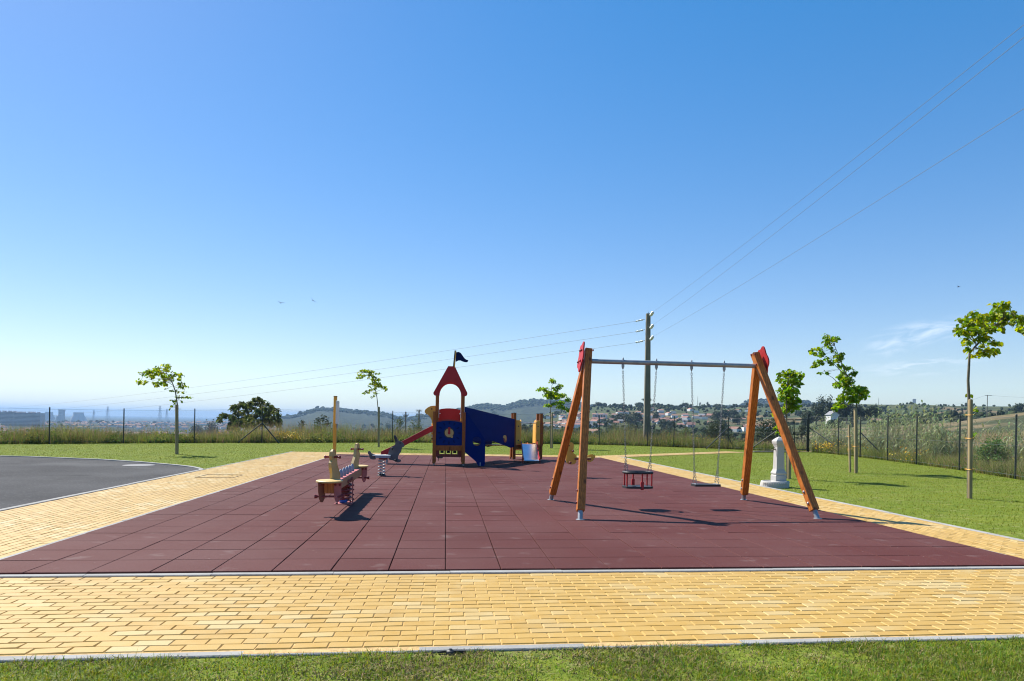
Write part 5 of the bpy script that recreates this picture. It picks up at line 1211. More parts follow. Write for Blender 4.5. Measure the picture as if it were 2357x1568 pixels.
hf=np.interp(px_,[-100,0,160,300,440,520,620,700,780,900,1000,1180,1300,1420,1500,1600,1700,1800],[.70,.72,.98,.75,.75,.88,1.2,1.45,1.25,.98,.98,1.1,1.2,1.3,1.25,.95,.70,.40])
f1_=nfield(P,.9,1); f2_=nfield(P,1.3,2)
f3_=nfield(P,3.2,9); h=hf*(.45+.50*rw.random(len(P)))*(1+.30*f1_+.28*f3_)*np.where(off<.6,.72,1); h=h.clip(.12,2)
u=rw.random(len(P)); dry=np.interp(px_,[0,300,450,640,760,900,1100,1400,1500,1800],[.28,.32,.55,.55,.55,.45,.4,.3,.35,.35])+.35*f2_
mi=np.where(u<dry*.42,2,np.where(u<dry*.75,3,np.where(u<dry*.75+.45*(1-dry),1,0)))
add_weeds(P,h,.010+.010*rw.random(len(P)),mi,41)
# broad leaves low down
P,off=strip(FENCE_W[1:],22000,.1,4.0,32); px_=CX+F*P[:,0]/P[:,1]; u=rw.random(len(P)); g=nfield(P,.8,5)
add_weeds(P,.25+.30*rw.random(len(P)),.03+.03*rw.random(len(P)),np.where(u<.3+.3*g,0,1),42,.8,2)
# leafy weed clumps
sp_,so_=strip(FENCE_W[1:],150,.2,2.6,36); cc=[];ss=[]
for (x,y) in sp_:
    R_=rw.uniform(.22,.62); zc=landz(x,y); m_=int(420*R_); q=rw.normal(0,.45,(m_,3))*np.array([R_,R_,R_*.8]); q[:,2]=np.abs(q[:,2])*1.3+.08; cc.append(q+np.array([x,y,zc])); ss.append(np.full(m_,rw.choice([0,0,1])))
cc=np.concatenate(cc); ss=np.concatenate(ss); V,Fq=leaf_mesh(cc,.11,37,droop=.2,wide=.40); WV.append((V,Fq)); WM.append(np.repeat(ss,2))
sp_,so_=strip(FENCE_E,70,.4,4.5,38); cc=[];ss=[]
for (x,y) in sp_:
    R_=rw.uniform(.2,.5); zc=landz(x,y); m_=int(260*R_); q=rw.normal(0,.45,(m_,3))*np.array([R_,R_,R_*.8]); q[:,2]=np.abs(q[:,2])*1.2+.06; cc.append(q+np.array([x,y,zc])); ss.append(np.full(m_,rw.choice([0,1,3])))
cc=np.concatenate(cc); ss=np.concatenate(ss); V,Fq=leaf_mesh(cc,.11,39,droop=.2,wide=.5); WV.append((V,Fq)); WM.append(np.repeat(ss,2))
# tall bare seed stalks
P,off=strip(FENCE_W[1:],3600,.3,5,33); px_=CX+F*P[:,0]/P[:,1]; hh=np.interp(px_,[0,160,330,450,640,760,900,1500,1800],[1.0,1.25,1.1,1.05,1.25,1.2,.9,1.1,.7])*(.8+.35*rw.random(len(P)))
add_weeds(P,hh,.010+0*hh,np.where(rw.random(len(P))<.5,3,2),43,.25,3)
# right-hand bank
P,off=strip(FENCE_E,60000,.15,6.0,34); px_=CX+F*P[:,0]/P[:,1]; f1_=nfield(P,1.1,7); f2_=nfield(P,1.0,8)
h=(.30+.55*rw.random(len(P))*np.clip(.4+off/2.2,0,1.25))*(1+.25*f1_); u=rw.random(len(P)); dry=.32+.4*f2_
mi=np.where(u<dry*.45,2,np.where(u<dry*.62,3,np.where(u<.78,1,0)))
add_weeds(P,h,.009+.010*rw.random(len(P)),mi,44,.55)
P,off=strip(FENCE_E,20000,.15,5,35); u=rw.random(len(P))
add_weeds(P,.15+.35*rw.random(len(P)),.022+.03*rw.random(len(P)),np.where(u<.5,0,1),45,.9,2)
# grass of the slope behind, to the brow
P=np.stack([rw.uniform(-40,60,26000),rw.uniform(40,85,26000)],-1); P=P[(np.abs(P[:,0])<P[:,1]*.8)&(P[:,1]>44-.0*P[:,0])]
add_weeds(P,.3+.5*rw.random(len(P)),.02+.02*rw.random(len(P)),rw.choice([1,2,3,0],len(P),p=[.4,.3,.15,.15]),46,.5,2)
V,Fq=joinq(WV); tag(np_obj('weeds',V,Fq,[m_w1,m_w2,m_w3,m_w4,m_w5],np.concatenate(WM)),'tall uncut green and dry weeds growing beyond the fence','weeds',kind='stuff')
# yellow flowers in a few patches
cen=[]
for x,y,Yd,sx_,n in((655,1004,37.3,34,420),(545,1012,37.5,40,160),(600,1016,37.2,30,90),(1532,1010,44.2,26,330),(1600,1012,44,34,170),(1655,1011,42.5,20,90),(1722,1010,41,10,30),(1918,1018,36,26,260),(900,985,44,14,60),(1350,1015,45,30,60),(2115,1085,27,40,60),(1985,1040,33,25,60),(15,1018,33,20,40)):
    p=at(x,y,Yd)
    q=np.column_stack([rw.normal(p.x,sx_/F*Yd*.55,n),rw.normal(Yd+.5,.35,n)]); z=land(q[:,0],q[:,1])+np.abs(rw.normal(.42,.14,n)); cen.append(np.column_stack([q,z]))
cen=np.concatenate(cen); V,Fq=leaf_mesh(cen,.055,77,droop=-.3,wide=1.2); tag(np_obj('yellow_flowers',V,Fq,m_w5),'yellow wild flowers dotted among the weeds along the fence','flowers',kind='stuff')
V,Fq=blades(cen-np.array([0,0,.5]),np.full(len(cen),.52),np.full(len(cen),.012),78,.2,1); tag(np_obj('flower_stems',V,Fq,m_w1),'green stems of the yellow wild flowers','flower stems',kind='stuff')
# ================================================================== overhead line
PB=at(1489,1008,45); pzb=landz(PB.x,PB.y)
up_=empty('utility_pole',(PB.x,PB.y,pzb)); tag(up_,'tall weathered concrete utility pole with six white insulators behind the swing','utility pole')
H0=at(1492,722,45).z-pzb; lean=at(1492,722,45).x-PB.x
mb=MB(); mb.beam((0,0,-.3),(lean,0,H0),.44,.40,up=(0,1,0),w1=.27,h1=.26); mb.build('shaft',m_conc,up_,bevel=.02)
mb=MB(); mb.tube([(lean,0,H0),(lean,0,H0+.12)],.015,6); mb.build('top_pin',m_fpost,up_)
cabL=[];cabR=[]
for k,(yl,yr) in enumerate(((737,728),(761,757),(786,783))):
    a=at(1484,yl-2,45)-Vector((PB.x,PB.y,pzb)); e=at(1462,yl+3,45.9)-Vector((PB.x,PB.y,pzb)); d=e-a
    mb=MB(); mb.tube([a,a+d],.016,6); st=mb.build('insulator_string',m_fpost,up_)
    mb=MB()
    for i in range(5):
        c=a+d*(.25+.15*i); mb.tube([c-d.normalized()*.035,c-d.normalized()*.01,c+d.normalized()*.03],[.03,.065,.03],12)
    mb.build('glass_disc',m_glass,st); cabL.append(e+Vector((PB.x,PB.y,pzb)))
    a=at(1496,yr,45)+Vector((0,-.22,0))-Vector((PB.x,PB.y,pzb)); d=Vector((-.03,-.95,.10)); e=a+d
    mb=MB(); mb.tube([a+Vector((0,.15,0)),e],.016,6); st=mb.build('insulator_string',m_fpost,up_)
    mb=MB()
    for i in range(5):
        c=a+d*(.2+.15*i); mb.tube([c-d.normalized()*.035,c-d.normalized()*.01,c+d.normalized()*.03],[.04,.10,.04],14)
    mb.build('glass_disc',m_glass,st); cabR.append(e+Vector((PB.x,PB.y,pzb)))
def cable(p,q,sag,r,label):
    mb=MB(); pts=[]; n=40
    for i in range(n+1):
        t=i/n; pts.append(p+(q-p)*t-Vector((0,0,4*sag*t*(1-t))))
    o=pts[0].copy(); mb.tube([x-o for x in pts],r,5); c=mb.build('power_line',m_cable,loc=o); tag(c,label,'power line',group='power lines on the concrete pole')
for k,(ye,lb) in enumerate(((941,'uppermost of the three thin wires running left from the pole'),(953,'middle one of the three wires running left from the pole'),(966,'lowest of the three thin wires running left from the pole'))):
    cable(cabL[k],at(-10,ye,150),.75,.009,lb)
for k,(xe,ye,Ye,lb) in enumerate(((2357,57,11.3,'uppermost wire crossing the sky from the pole to top right'),(2357,86,10.6,'middle wire crossing the sky close under the uppermost one'),(2357,250,10.9,'lowest wire crossing the sky from the pole to the right edge'))):
    e=at(xe,ye,Ye); d=e-cabR[k]; q=cabR[k]+d*1.8; 
    # the sagging line must still pass through e
    t=1/1.8; sag=.35; q=q+Vector((0,0,4*sag*t*(1-t)/t))
    cable(cabR[k],q,sag,.0042,lb)
# ================================================================== birds
for x,y,Yb,rz,rx,lb in((647,697.5,62,.5,.1,'small grey bird gliding low in the open sky'),(720,691.5,58,.2,.75,'dark bird banking with wings steeply tilted in the sky'),(2207,660.5,90,.3,.1,'tiny far bird high in the sky above the right lime trees')):
    p=at(x,y,Yb); bo=empty('bird',p,rz); bo.rotation_euler=(0,rx,rz); tag(bo,lb,'bird')
    mb=MB(); mb.tube([(0,-.13,0),(0,-.10,0),(0,0,.0),(0,.10,0),(0,.17,.0),(0,.24,0)],[.006,.028,.040,.028,.012,.026],8); bd=mb.build('body',m_bird,bo)
    for s in(-1,1):
        mb=MB(); mb.prism([(0,-.06),(s*.16,-.09),(s*.32,-.02),(s*.20,.04),(0,.06)][::s],(0,0,.01),(1,0,.25*s),(0,1,0),.008); mb.build('wing',m_bird,bo)
# ================================================================== far side of the valley
m_wallw=M('white_render',(.66,.65,.62),.8,.06,.4,world=True); m_wallt=M('tan_render',(.50,.36,.24),.8,.08,.4,world=True); m_walll=M('lilac_grey_render',(.36,.35,.38),.8,.08,.4,world=True)
m_rooft=M('terracotta_roof',(.27,.15,.10),.85,.25,.7,isl=.2,world=True); m_roofb=M('brown_roof',(.24,.14,.10),.85,.25,.7,isl=.2,world=True); m_roofg=M('grey_roof',(.20,.20,.21),.85,.2,.7,world=True)
m_win=M('dark_window',(.035,.04,.05),.25,.1,1); m_citywall=M('pale_block_wall',(.48,.43,.42),.85,.12,.05,world=True)
WALLS={'w':m_wallw,'t':m_wallt,'l':m_walll}; ROOFS={'o':m_rooft,'b':m_roofb,'g':m_roofg}
def house(label,x,yb,w,h,wall,roof,rot=0.,kind='gable',group='houses of the village across the valley',d0=None):
    """x,yb = middle of the wall foot in the photo; w,h = size there"""
    p=hit(x,yb,200) if d0 is None else at(x,yb,d0)
    if p is None: p=at(x,yb,700)
    k=p.y/F; ww=w*k; hh=h*k; z0=landz(p.x,p.y)-.2; base=z0-p.z
    root=empty('house',(p.x,p.y,z0),rot-math.atan2(p.x,p.y)); tag(root,label,'house',group)
    zt=hh-base; dep=max(4.,ww*.75); rh=hh*.42 if kind!='flat' else 0; wh=zt-rh
    mb=MB()
    if kind=='gable':      # ridge across the view
        mb.prism([(-dep/2,-.5),(dep/2,-.5),(dep/2,wh),(0,zt-.05),(-dep/2,wh)],(0,dep/2,0),(0,1,0),(0,0,1),ww)
    elif kind=='front':    # gable end faces us
        mb.prism([(-ww/2,-.5),(ww/2,-.5),(ww/2,wh),(0,zt-.05),(-ww/2,wh)],(0,dep/2,0),(1,0,0),(0,0,1),dep)
    else: mb.box((0,dep/2,zt/2-.25),(ww,dep,zt+.5))
    mb.build('wall',WALLS[wall],root)
    mb=MB(); o=.35
    if kind=='gable':
        for s in(-1,1): mb.beam((0,dep/2+s*(dep/2+o),wh-.15),(0,dep/2-s*.05,zt+.12),ww+2*o,.22,up=(0,-s,2))
    elif kind=='front':
        for s in(-1,1): mb.beam((s*(ww/2+o),dep/2,wh-.15),(-s*.05,dep/2,zt+.12),dep+2*o,.22,up=(-s,0,2))
    else: mb.box((0,dep/2,zt+.12),(ww+.3,dep+.3,.24))
    mb.build('roof',ROOFS[roof],root)
    n=max(1,int(ww/4.5)); 
    for i in range(n):
        mb=MB(); xx=(i+.5-n/2)*ww/n; mb.box((xx,-.03,max(1.2,wh*.5)),(1.3,.12,1.4)); mb.build('window',m_win,root)
    return root
Z4=lambda zx,zy:((2200+zx*.2121)/1.7378,(1560+zy*.2121)/1.7378)
Z5=lambda zx,zy:((2600+zx*.25456)/1.7378,(1560+zy*.25456)/1.7378)
k4,k5=.2121/1.7378,.25456/1.7378
HS=[
(Z4,k4,(95,742),70,70,'w','b',.5,'front','white gabled house low between the tiered lime tree and the swing'),
(Z4,k4,(245,765),120,70,'w','o',0,'gable','long white house with orange roof left of the near swing leg'),
(Z4,k4,(65,640),60,45,'t','b',.2,'gable','tan house highest of those right of the tiered lime tree'),
(Z4,k4,(290,625),65,55,'l','g',.1,'gable','small grey roofed house left of the far swing leg'),
(Z4,k4,(225,665),60,45,'l','g',-.2,'gable','lilac house beside the small grey roofed house'),
(Z4,k4,(150,690),70,45,'w','o',.3,'gable','orange roofed house above the long white house'),
(Z4,k4,(575,575),120,120,'w','b',.15,'gable','tall pale house with brown roof seen between the two left swing legs'),
(Z4,k4,(560,660),130,75,'l','b',-.1,'gable','wide dim house under the tall pale one between the swing legs'),
(Z4,k4,(850,580),110,60,'t','o',.1,'gable','tan house directly below the long institutional building'),
(Z4,k4,(985,585),100,60,'l','b',-.2,'gable','grey house below the right half of the institutional building'),
(Z4,k4,(815,715),90,75,'w','g',.4,'gable','white house just right of the near swing leg'),
(Z4,k4,(893,705),56,62,'w','g',.2,'front','white house end with a steep gable right of the near swing leg'),
(Z4,k4,(960,690),120,50,'t','b',0,'gable','brown roofed shed row beside the steep white gable'),
(Z4,k4,(1025,640),70,40,'w','g',0,'flat','flat white box house under the institutional building'),
(Z4,k4,(1095,685),50,50,'w','g',-.3,'front','small white gable left of the first swing chain'),
(Z4,k4,(1160,590),80,50,'t','b',.2,'gable','tan house upper left of the first swing chain'),
(Z4,k4,(1250,660),95,70,'t','o',.0,'gable','orange house nearest left of the first swing chain'),
(Z4,k4,(1330,625),90,65,'l','g',.1,'gable','lilac grey house cut by the fence post and first chain'),
(Z4,k4,(1600,660),34,26,'w','g',0,'flat','tiny white hut among trees left of the utility pole'),
(Z4,k4,(1695,605),120,55,'t','o',.2,'gable','terracotta roofed house just left of the utility pole'),
(Z4,k4,(1985,620),120,75,'l','b',.1,'gable','grey brown house just right of the utility pole'),
(Z5,k5,(140,540),70,60,'w','b',.5,'front','bright white house end right of the second swing chain'),
(Z5,k5,(285,515),50,45,'w','o',.4,'front','white gable end in shade of trees beside the white house'),
(Z5,k5,(190,490),110,50,'t','b',0,'gable','brown roofed house behind the bright white house end'),
(Z5,k5,(275,480),80,45,'t','o',.2,'gable','terracotta house left of the fence post between the swings'),
(Z5,k5,(350,515),110,55,'l','b',-.1,'gable','long dim house behind the fence post between the swings'),
(Z5,k5,(463,480),62,40,'w','o',.3,'front','white house with orange roof right of the fence post between the swings'),
(Z5,k5,(545,505),80,42,'w','g',0,'gable','white house left of the third swing chain, higher one'),
(Z5,k5,(565,572),80,65,'w','g',.1,'flat','tall white house left of the third swing chain, lower one'),
(Z5,k5,(490,575),120,50,'t','b',0,'gable','brown roofed house left of the tall white house'),
(Z5,k5,(650,600),120,90,'l','b',.2,'gable','large lilac house behind the third swing chain'),
(Z5,k5,(585,612),50,30,'w','g',0,'flat','small white annex lowest in the village by the third chain'),
(Z5,k5,(730,445),90,50,'t','o',.2,'gable','terracotta house high up right of the third swing chain'),
(Z5,k5,(812,430),100,55,'w','g',0,'gable','white house with grey roof high between the third and fourth chains'),
(Z5,k5,(855,435),45,30,'w','o',.3,'front','small white gable beside the grey roofed white house'),
(Z5,k5,(950,438),120,65,'t','o',-.2,'gable','tan orange villa left of the fourth swing chain'),
(Z5,k5,(1115,430),45,40,'w','g',0,'flat','white cube house at the fourth swing chain'),
(Z5,k5,(1195,412),90,24,'w','g',0,'flat','long low white building right of the fourth swing chain'),
(Z5,k5,(1080,492),46,34,'w','g',.3,'front','white shed left of the fourth chain above the dark bush'),
(Z5,k5,(1140,506),100,20,'w','g',0,'flat','low white wall like shed behind the fourth swing chain'),
(Z5,k5,(960,535),110,45,'t','o',.1,'gable','orange roofed house above the round olive bush'),
(Z5,k5,(1268,484),40,30,'w','g',0,'front','white hut beside the braced fence post'),
(Z5,k5,(1325,492),80,45,'w','b',.2,'gable','white house between the braced post and the right swing leg'),
(Z5,k5,(1440,470),110,25,'t','b',0,'gable','long tan roofed barn left of the right swing leg'),
(Z5,k5,(1700,462),140,18,'t','g',0,'flat','long low pale building seen between the right swing legs'),
(Z5,k5,(1860,350),80,16,'w','g',0,'flat','long white farm building on the hill between the right swing legs'),
(Z5,k5,(1820,385),60,16,'w','g',0,'flat','small white farm building on the hill between the right swing legs'),
]
for zc,kk,(zx,zy),w,h,wl,rf_,rot,kd,lb in HS:
    x,y=zc(zx,zy); house(lb,x,y,w*kk,h*kk,wl,rf_,rot,kd)
house('lone white gabled farmhouse before the dark grove at right',1922,966,22,19,'w','g',.6,'front',group='lone farm buildings on the right',d0=330)
house('small white water tower house on the right skyline',2104.5,927.5,7,8.5,'w','g',0,'flat',group='lone farm buildings on the right',d0=1090)
house('small tan shed beyond the reeds at right',2026,972,14,7,'t','b',0,'gable',group='lone farm buildings on the right',d0=330)
# long institutional building
p=hit(*Z4(940,540),200); k=p.y/F*k4; z0=landz(p.x,p.y)-.3
bd=empty('institution_building',(p.x,p.y,z0),-math.atan2(p.x,p.y)); tag(bd,'large pale long building with tall window bays and terracotta roof above the village','building')
Wd,Hh=275*k,100*k
mb=MB(); mb.box((0,6,Hh*.4),(Wd,12,Hh*.8+1)); mb.build('wall',m_wallw,bd)
mb=MB(); 
mb.prism([(-6.6,Hh*.80),(6.6,Hh*.80),(0,Hh*1.02)],(0,6,0),(0,1,0),(0,0,1),Wd+1); mb.build('roof',m_rooft,bd)
for i in range(9):
    if i%4==0: continue
    mb=MB(); mb.box(((i-4)*Wd/9.3,-.06,Hh*.42),(Wd/16,.2,Hh*.52)); mb.build('window',m_win,bd)
for i in range(10):
    mb=MB(); mb.box(((i-4.5)*Wd/9.5,-.5,Hh*.38),(.6,.5,Hh*.76)); mb.build('column',m_wallw,bd)
for s in(-.2,.28):
    mb=MB(); mb.box((Wd*s,6,Hh*.98),(Wd*.13,5,Hh*.20)); mb.build('roof_box',m_wallw,bd)
# long garden wall low on the left of the village
p=hit(*Z4(175,800),200); k=p.y/F*k4; gw=MB(); gw.box((0,0,1),(250*k,.6,4)); tag(gw.build('boundary_wall',m_wallw,loc=(p.x,p.y,landz(p.x,p.y))),'long low white wall below the houses left of the swing legs','wall')
# ------------------------------------------------------------------ the plain on the left
def plain(x,d): 
    p=at(x,900,d); return Vector((p.x,p.y,landz(p.x,p.y)))
m_tower=M('hazy_concrete',(.40,.39,.40),.9,.08,.02,world=True)
def zof(y,x,d): return at(x,y,d).z
d=1900
for x0_,x1_,yt,nm in((-25,35,926+20,'low grey apartment block at the far left edge of the plain'),(34,92,943-.5,'long grey apartment block on the plain left of the first fence post')):
    xm=(x0_+x1_)/2; p=plain(xm,d); zt=zof(948 if x0_<0 else 950.5,xm,d); w=(x1_-x0_)/F*d
    root=empty('apartment_block',p,.12); tag(root,nm,'apartment block'); H=zt-p.z
    mb=MB(); mb.box((0,12,H/2-1),(w,24,H+2)); wl=mb.build('wall',m_citywall,root)
    for i in range(5):
        mb=MB(); mb.box(((i-2)*w*.19+random.uniform(-3,3),12,H+1.6),(w*random.uniform(.05,.12),10,3.2)); mb.build('roof_box',m_citywall,root)
    for f_ in range(int(H/3.6)):
        mb=MB(); mb.box((0,-.1,3+f_*3.6),(w*.97,.35,1.3)); mb.build('window_band',m_win,root)
for x,yt,yb,wt,wb,lb in((114,948.5,967.5,15.5,22,'left of two grey cooling towers, partly behind the first fence post'),(182,949.3,967.5,21,29,'wider right one of two grey cooling towers on the plain')):
    d=4300; p=plain(x,d); zt=zof(yt,x,d); H=zt-p.z; k=d/F; ct=MB()
    ct.lathe([(wb/2*k*1.12,0),(wb/2*k*1.02,H*.35),(wt/2*k*1.08,H*.65),(wt/2*k,H*.85),(wt/2*k*1.02,H)],28)
    tag(ct.build('cooling_tower',m_tower,loc=p),lb,'cooling tower')
d=3400; p=plain(143,d); H=zof(943,143,d)-p.z; k=d/F
st=empty('silo_tower',p); tag(st,'tall slab silo tower between the two cooling towers','silo tower')
mb=MB(); mb.box((0,0,H/2),(9.5*k,9*k,H)); mb.build('shaft',m_tower,st)
mb=MB(); mb.box((0,0,H*.97),(11*k,10*k,H*.06)); mb.build('cap',m_tower,st)
for f_ in(.62,.86):
    mb=MB(); mb.box((0,-4.6*k,H*f_),(9.6*k,.6,H*.03)); mb.build('window_band',m_wallw,st)
mb=MB(); mb.lathe([(4.2*k,0),(4.2*k,H*.45),(2.6*k,H*.55),(.1,H*.58)],20,(-8*k,0,0)); mb.build('dome_store',m_tower,st)
def pylon(label,x,yt,d,hw):
    p=plain(x,d); H=zof(yt,x,d)-p.z; root=empty('power_pylon',p); tag(root,label,'pylon'); mb=MB(); r=.28*d/1500
    for i in(-1,1):
        for j in(-1,1): mb.beam((i*H*.10,j*H*.10,0),(i*.6,j*.6,H),r*1.4,r*1.4)
    for t0 in(0,.2,.4,.58,.75):
        w0=H*.10*(1-t0); w1=H*.10*(1-t0-.18)
        for s in(-1,1): mb.beam((s*w0,-w0,H*t0),(-s*w1,-w1,H*(t0+.18)),r,r)
    mb.build('lattice',m_steel,root)
    for t0,f in((.72,1),(.84,.8),(.95,.6)):
        mb=MB(); mb.beam((-hw*f,0,H*t0),(hw*f,0,H*t0),r*1.4,r*1.4); mb.build('cross_arm',m_steel,root)
pylon('tall faint lattice pylon on the plain right of the second fence post',369,934,2600,9)
pylon('faint lattice pylon on the plain left of the second fence post',249,935.5,2700,9)
pylon('small faint pylon on the plain beside the wider cooling tower',217,944,3200,8)
pylon('small distant mast like pylon right of the tall faint pylon',385,941,3400,8)
# two concrete poles on the slope and other skyline masts
for x,yt,d,arms,lb in((935,948,118,((956,13),(959,9)),'left one of two thin poles with crossarms behind the rabbit rider'),(965.5,943,112,((946.5,14),(955,13)),'right one of two thin poles, close to the yellow slide gate')):
    p=plain(x,d); H=zof(yt,x,d)-p.z; root=empty('line_pole',p); tag(root,lb,'pole',group='thin line poles on the slope behind the park')
    mb=MB(); mb.tube([(0,0,-.5),(0,0,H)],[.17,.11],8); mb.build('shaft',m_conc,root)
    for ya,w in arms:
        mb=MB(); z=zof(ya,x,d)-p.z; w=w*d/F/2; mb.box((0,-.1,z),(2*w,.10,.10))
        for s in(-1,-.5,.5,1): mb.tube([(s*w*.95,-.1,z+.04),(s*w*.95,-.1,z+.26)],[.05,.03],6)
        mb.build('cross_arm',m_conc,root)
for x,yt,d,lb in((1606.5,912,1080,'thin radio mast on the vineyard ridge between the swings'),(640,952.5,2600,'tiny mast on the left shoulder of the blue wooded hill'),(2023,916,1085,'thin faint mast on the skyline right of the dark grove'),(1573,921,1085,'faint short mast left of the radio mast')):
    p=plain(x,d); H=zof(yt,x,d)-p.z; mb=MB(); r=.0004*d; mb.tube([(0,0,-1),(0,0,H*.6),(0,0,H)],[r,r*.7,r*.5],5)
    for t in(.3,.6): mb.beam((-.002*d*.3,0,H*t),(.002*d*.3,0,H*t),r,r)
    tag(mb.build('radio_mast',m_fpost,loc=p),lb,'mast')
d=330; p=plain(2273,d); H=zof(909.5,2273,d)-p.z; root=empty('line_pole',p); tag(root,'lone wooden T shaped line pole on the right skyline','pole')
mb=MB(); mb.tube([(0,0,-1),(0,0,H)],[.20,.14],8); mb.build('shaft',m_conc,root)
mb=MB(); mb.box((.6,0,H-.2),(3.4,.15,.18)); mb.build('cross_arm',m_conc,root)
pt_=Vector((p.x,p.y,p.z+H-.1)); cable(pt_+Vector((1.5,0,0)),at(2480,913,300),.8,.03,'thin wire leading right from the lone T shaped pole'); cable(pt_+Vector((-.8,0,0)),at(2130,938,700),2.5,.04,'thin sagging wire leading left from the lone T shaped pole')
# ------------------------------------------------------------------ woods, far hedges and town roofs
ico_v=[];t_=(1+5**.5)/2
ico=np.array([(-1,t_,0),(1,t_,0),(-1,-t_,0),(1,-t_,0),(0,-1,t_),(0,1,t_),(0,-1,-t_),(0,1,-t_),(t_,0,-1),(t_,0,1),(-t_,0,-1),(-t_,0,1)])/np.hypot(1,t_)
icf=[(0,11,5),(0,5,1),(0,1,7),(0,7,10),(0,10,11),(1,5,9),(5,11,4),(11,10,2),(10,7,6),(7,1,8),(3,9,4),(3,4,2),(3,2,6),(3,6,8),(3,8,9),(4,9,5),(2,4,11),(6,2,10),(8,6,7),(9,8,1)]
def sub(v,f):
    v=[tuple(x) for x in v]; c={}; out=[]
    def mid(a,b):
        k=(min(a,b),max(a,b))
        if k not in c:
            m=np.array(v[a])+np.array(v[b]); v.append(tuple(m/np.linalg.norm(m))); c[k]=len(v)-1
        return c[k]
    for a,b,d in f:
        x,y,z=mid(a,b),mid(b,d),mid(d,a); out+=[(a,x,z),(b,y,x),(d,z,y),(x,y,z)]
    return np.array(v),np.array(out)
IV,IF=sub(ico,icf)
def crowns(P,rx,rz,seed,lob=3):
    """lumpy crowns: each a few overlapping noisy lobes"""
    r=np.random.default_rng(seed); Vs=[];Fs=[];k=0
    for L_ in range(lob):
        n=len(P); c=P+np.stack([r.normal(0,.45,n)*rx,r.normal(0,.45,n)*rx,rz*(.75+r.normal(0,.28,n))],-1); s=(.55+.35*r.random(n)) if L_ else np.full(n,.85)
        V=IV[None]*(1+r.normal(0,.13,(n,len(IV),1))); V=V*np.stack([rx*s,rx*s,rz*s*.85],-1)[:,None,:]+c[:,None,:]
        Vs.append(V.reshape(-1,3)); Fs.append((np.arange(n)[:,None,None]*len(IV)+IF[None]).reshape(-1,3)+k); k+=n*len(IV)
    return np.concatenate(Vs),np.concatenate(Fs)
m_wood_f=M('woodland',(.036,.050,.022),.95,.4,.35,6,isl=.45,spec=.1,world=True,bump=.8,bs=1.2)
r=np.random.default_rng(91)
def scatter(n,x0,x1,d0,d1,seed,thr,k):
    r=np.random.default_rng(seed); x=r.uniform(x0,x1,n); d=np.exp(r.uniform(math.log(d0),math.log(d1),n)); X=(x-CX)/F*d; P=np.stack([X,d],-1); v=nfield(P,k,seed)
    P=P[v+r.normal(0,.15,len(P))>thr]; return np.column_stack([P,land(P[:,0],P[:,1])])
sets=[(scatter(4200,1150,2420,300,1060,1,.36,.016),1.8,2.5),(scatter(1500,1150,2420,430,1090,2,-.35,.03),1.3,1.7),
      (scatter(900,-60,1150,330,1500,3,.05,.012),3.0,3.4),(scatter(900,-60,1150,1500,4200,4,.10,.004),6,6.),(scatter(350,1320,2420,180,300,5,.45,.05),1.0,1.2)]
# the ridge lines carry a fringe of trees
x=r.uniform(1340,2420,420); d=r.uniform(1060,1110,420); v=np.sin(x*.05)+np.sin(x*.013+1)+r.normal(0,.5,420); x=x[v>.75]; d=d[v>.75]; P=np.stack([(x-CX)/F*d,d],-1); sets.append((np.column_stack([P,land(P[:,0],P[:,1])]),2.2,2.5))
x=r.uniform(560,1960,4200); d=2840-420*r.random(4200)**1.6; P=np.stack([(x-CX)/F*d,d],-1); z=land(P[:,0],P[:,1]); P=np.column_stack([P,z])[z>-34]; sets.append((P,6.5,4.6))
Vs=[];Fs=[];k=0
for i,(P,a,b) in enumerate(sets):
    n=len(P); s=.6+.8*r.random(n)**1.5; V,Ff=crowns(P,a*s,b*s,500+i,3 if i<3 else (1 if i==6 else 2)); Vs.append(V);Fs.append(Ff+k);k+=len(V)
tag(np_obj('woods',np.concatenate(Vs),np.concatenate(Fs),m_wood_f),'far dark woods and hedges covering the slopes across the valley','woods',kind='stuff')
# trees one can tell apart
def far_tree(label,x,yb,yt,wpx,d,shape,seed,group='single dark trees across the valley'):
    p=plain(x,d); k=d/F; H=zof(yt,x,d)-p.z; R=wpx*k/2; r=np.random.default_rng(seed)
    root=empty('distant_tree',p); tag(root,label,'tree',group)
    mb=MB(); mb.tube([(0,0,-.5),(0,0,H*.6)],[R*.10+.1,R*.05+.05],6); mb.build('trunk',m_dbark,root)
    n=14 if shape!='umbrella' else 9; c=[]
    for i in range(n):
        if shape=='umbrella': c.append((r.normal(0,.45)*R,r.normal(0,.45)*R,H*r.uniform(.80,.92)))
        elif shape=='tall': c.append((r.normal(0,.30)*R,r.normal(0,.30)*R,H*r.uniform(.25,.92)))
        else: c.append((r.normal(0,.42)*R,r.normal(0,.42)*R,H*r.uniform(.30,.80)))
    c=np.array(c); q=np.repeat(c,70,0); q=q+r.normal(0,1,q.shape)*np.array([R*.24,R*.24,H*(.05 if shape=='umbrella' else .085)])
    V,Fq=leaf_mesh(q,max(.35,R*.24),seed,droop=.2,wide=.8); np_obj('crown',V,Fq,m_bush,parent=root)
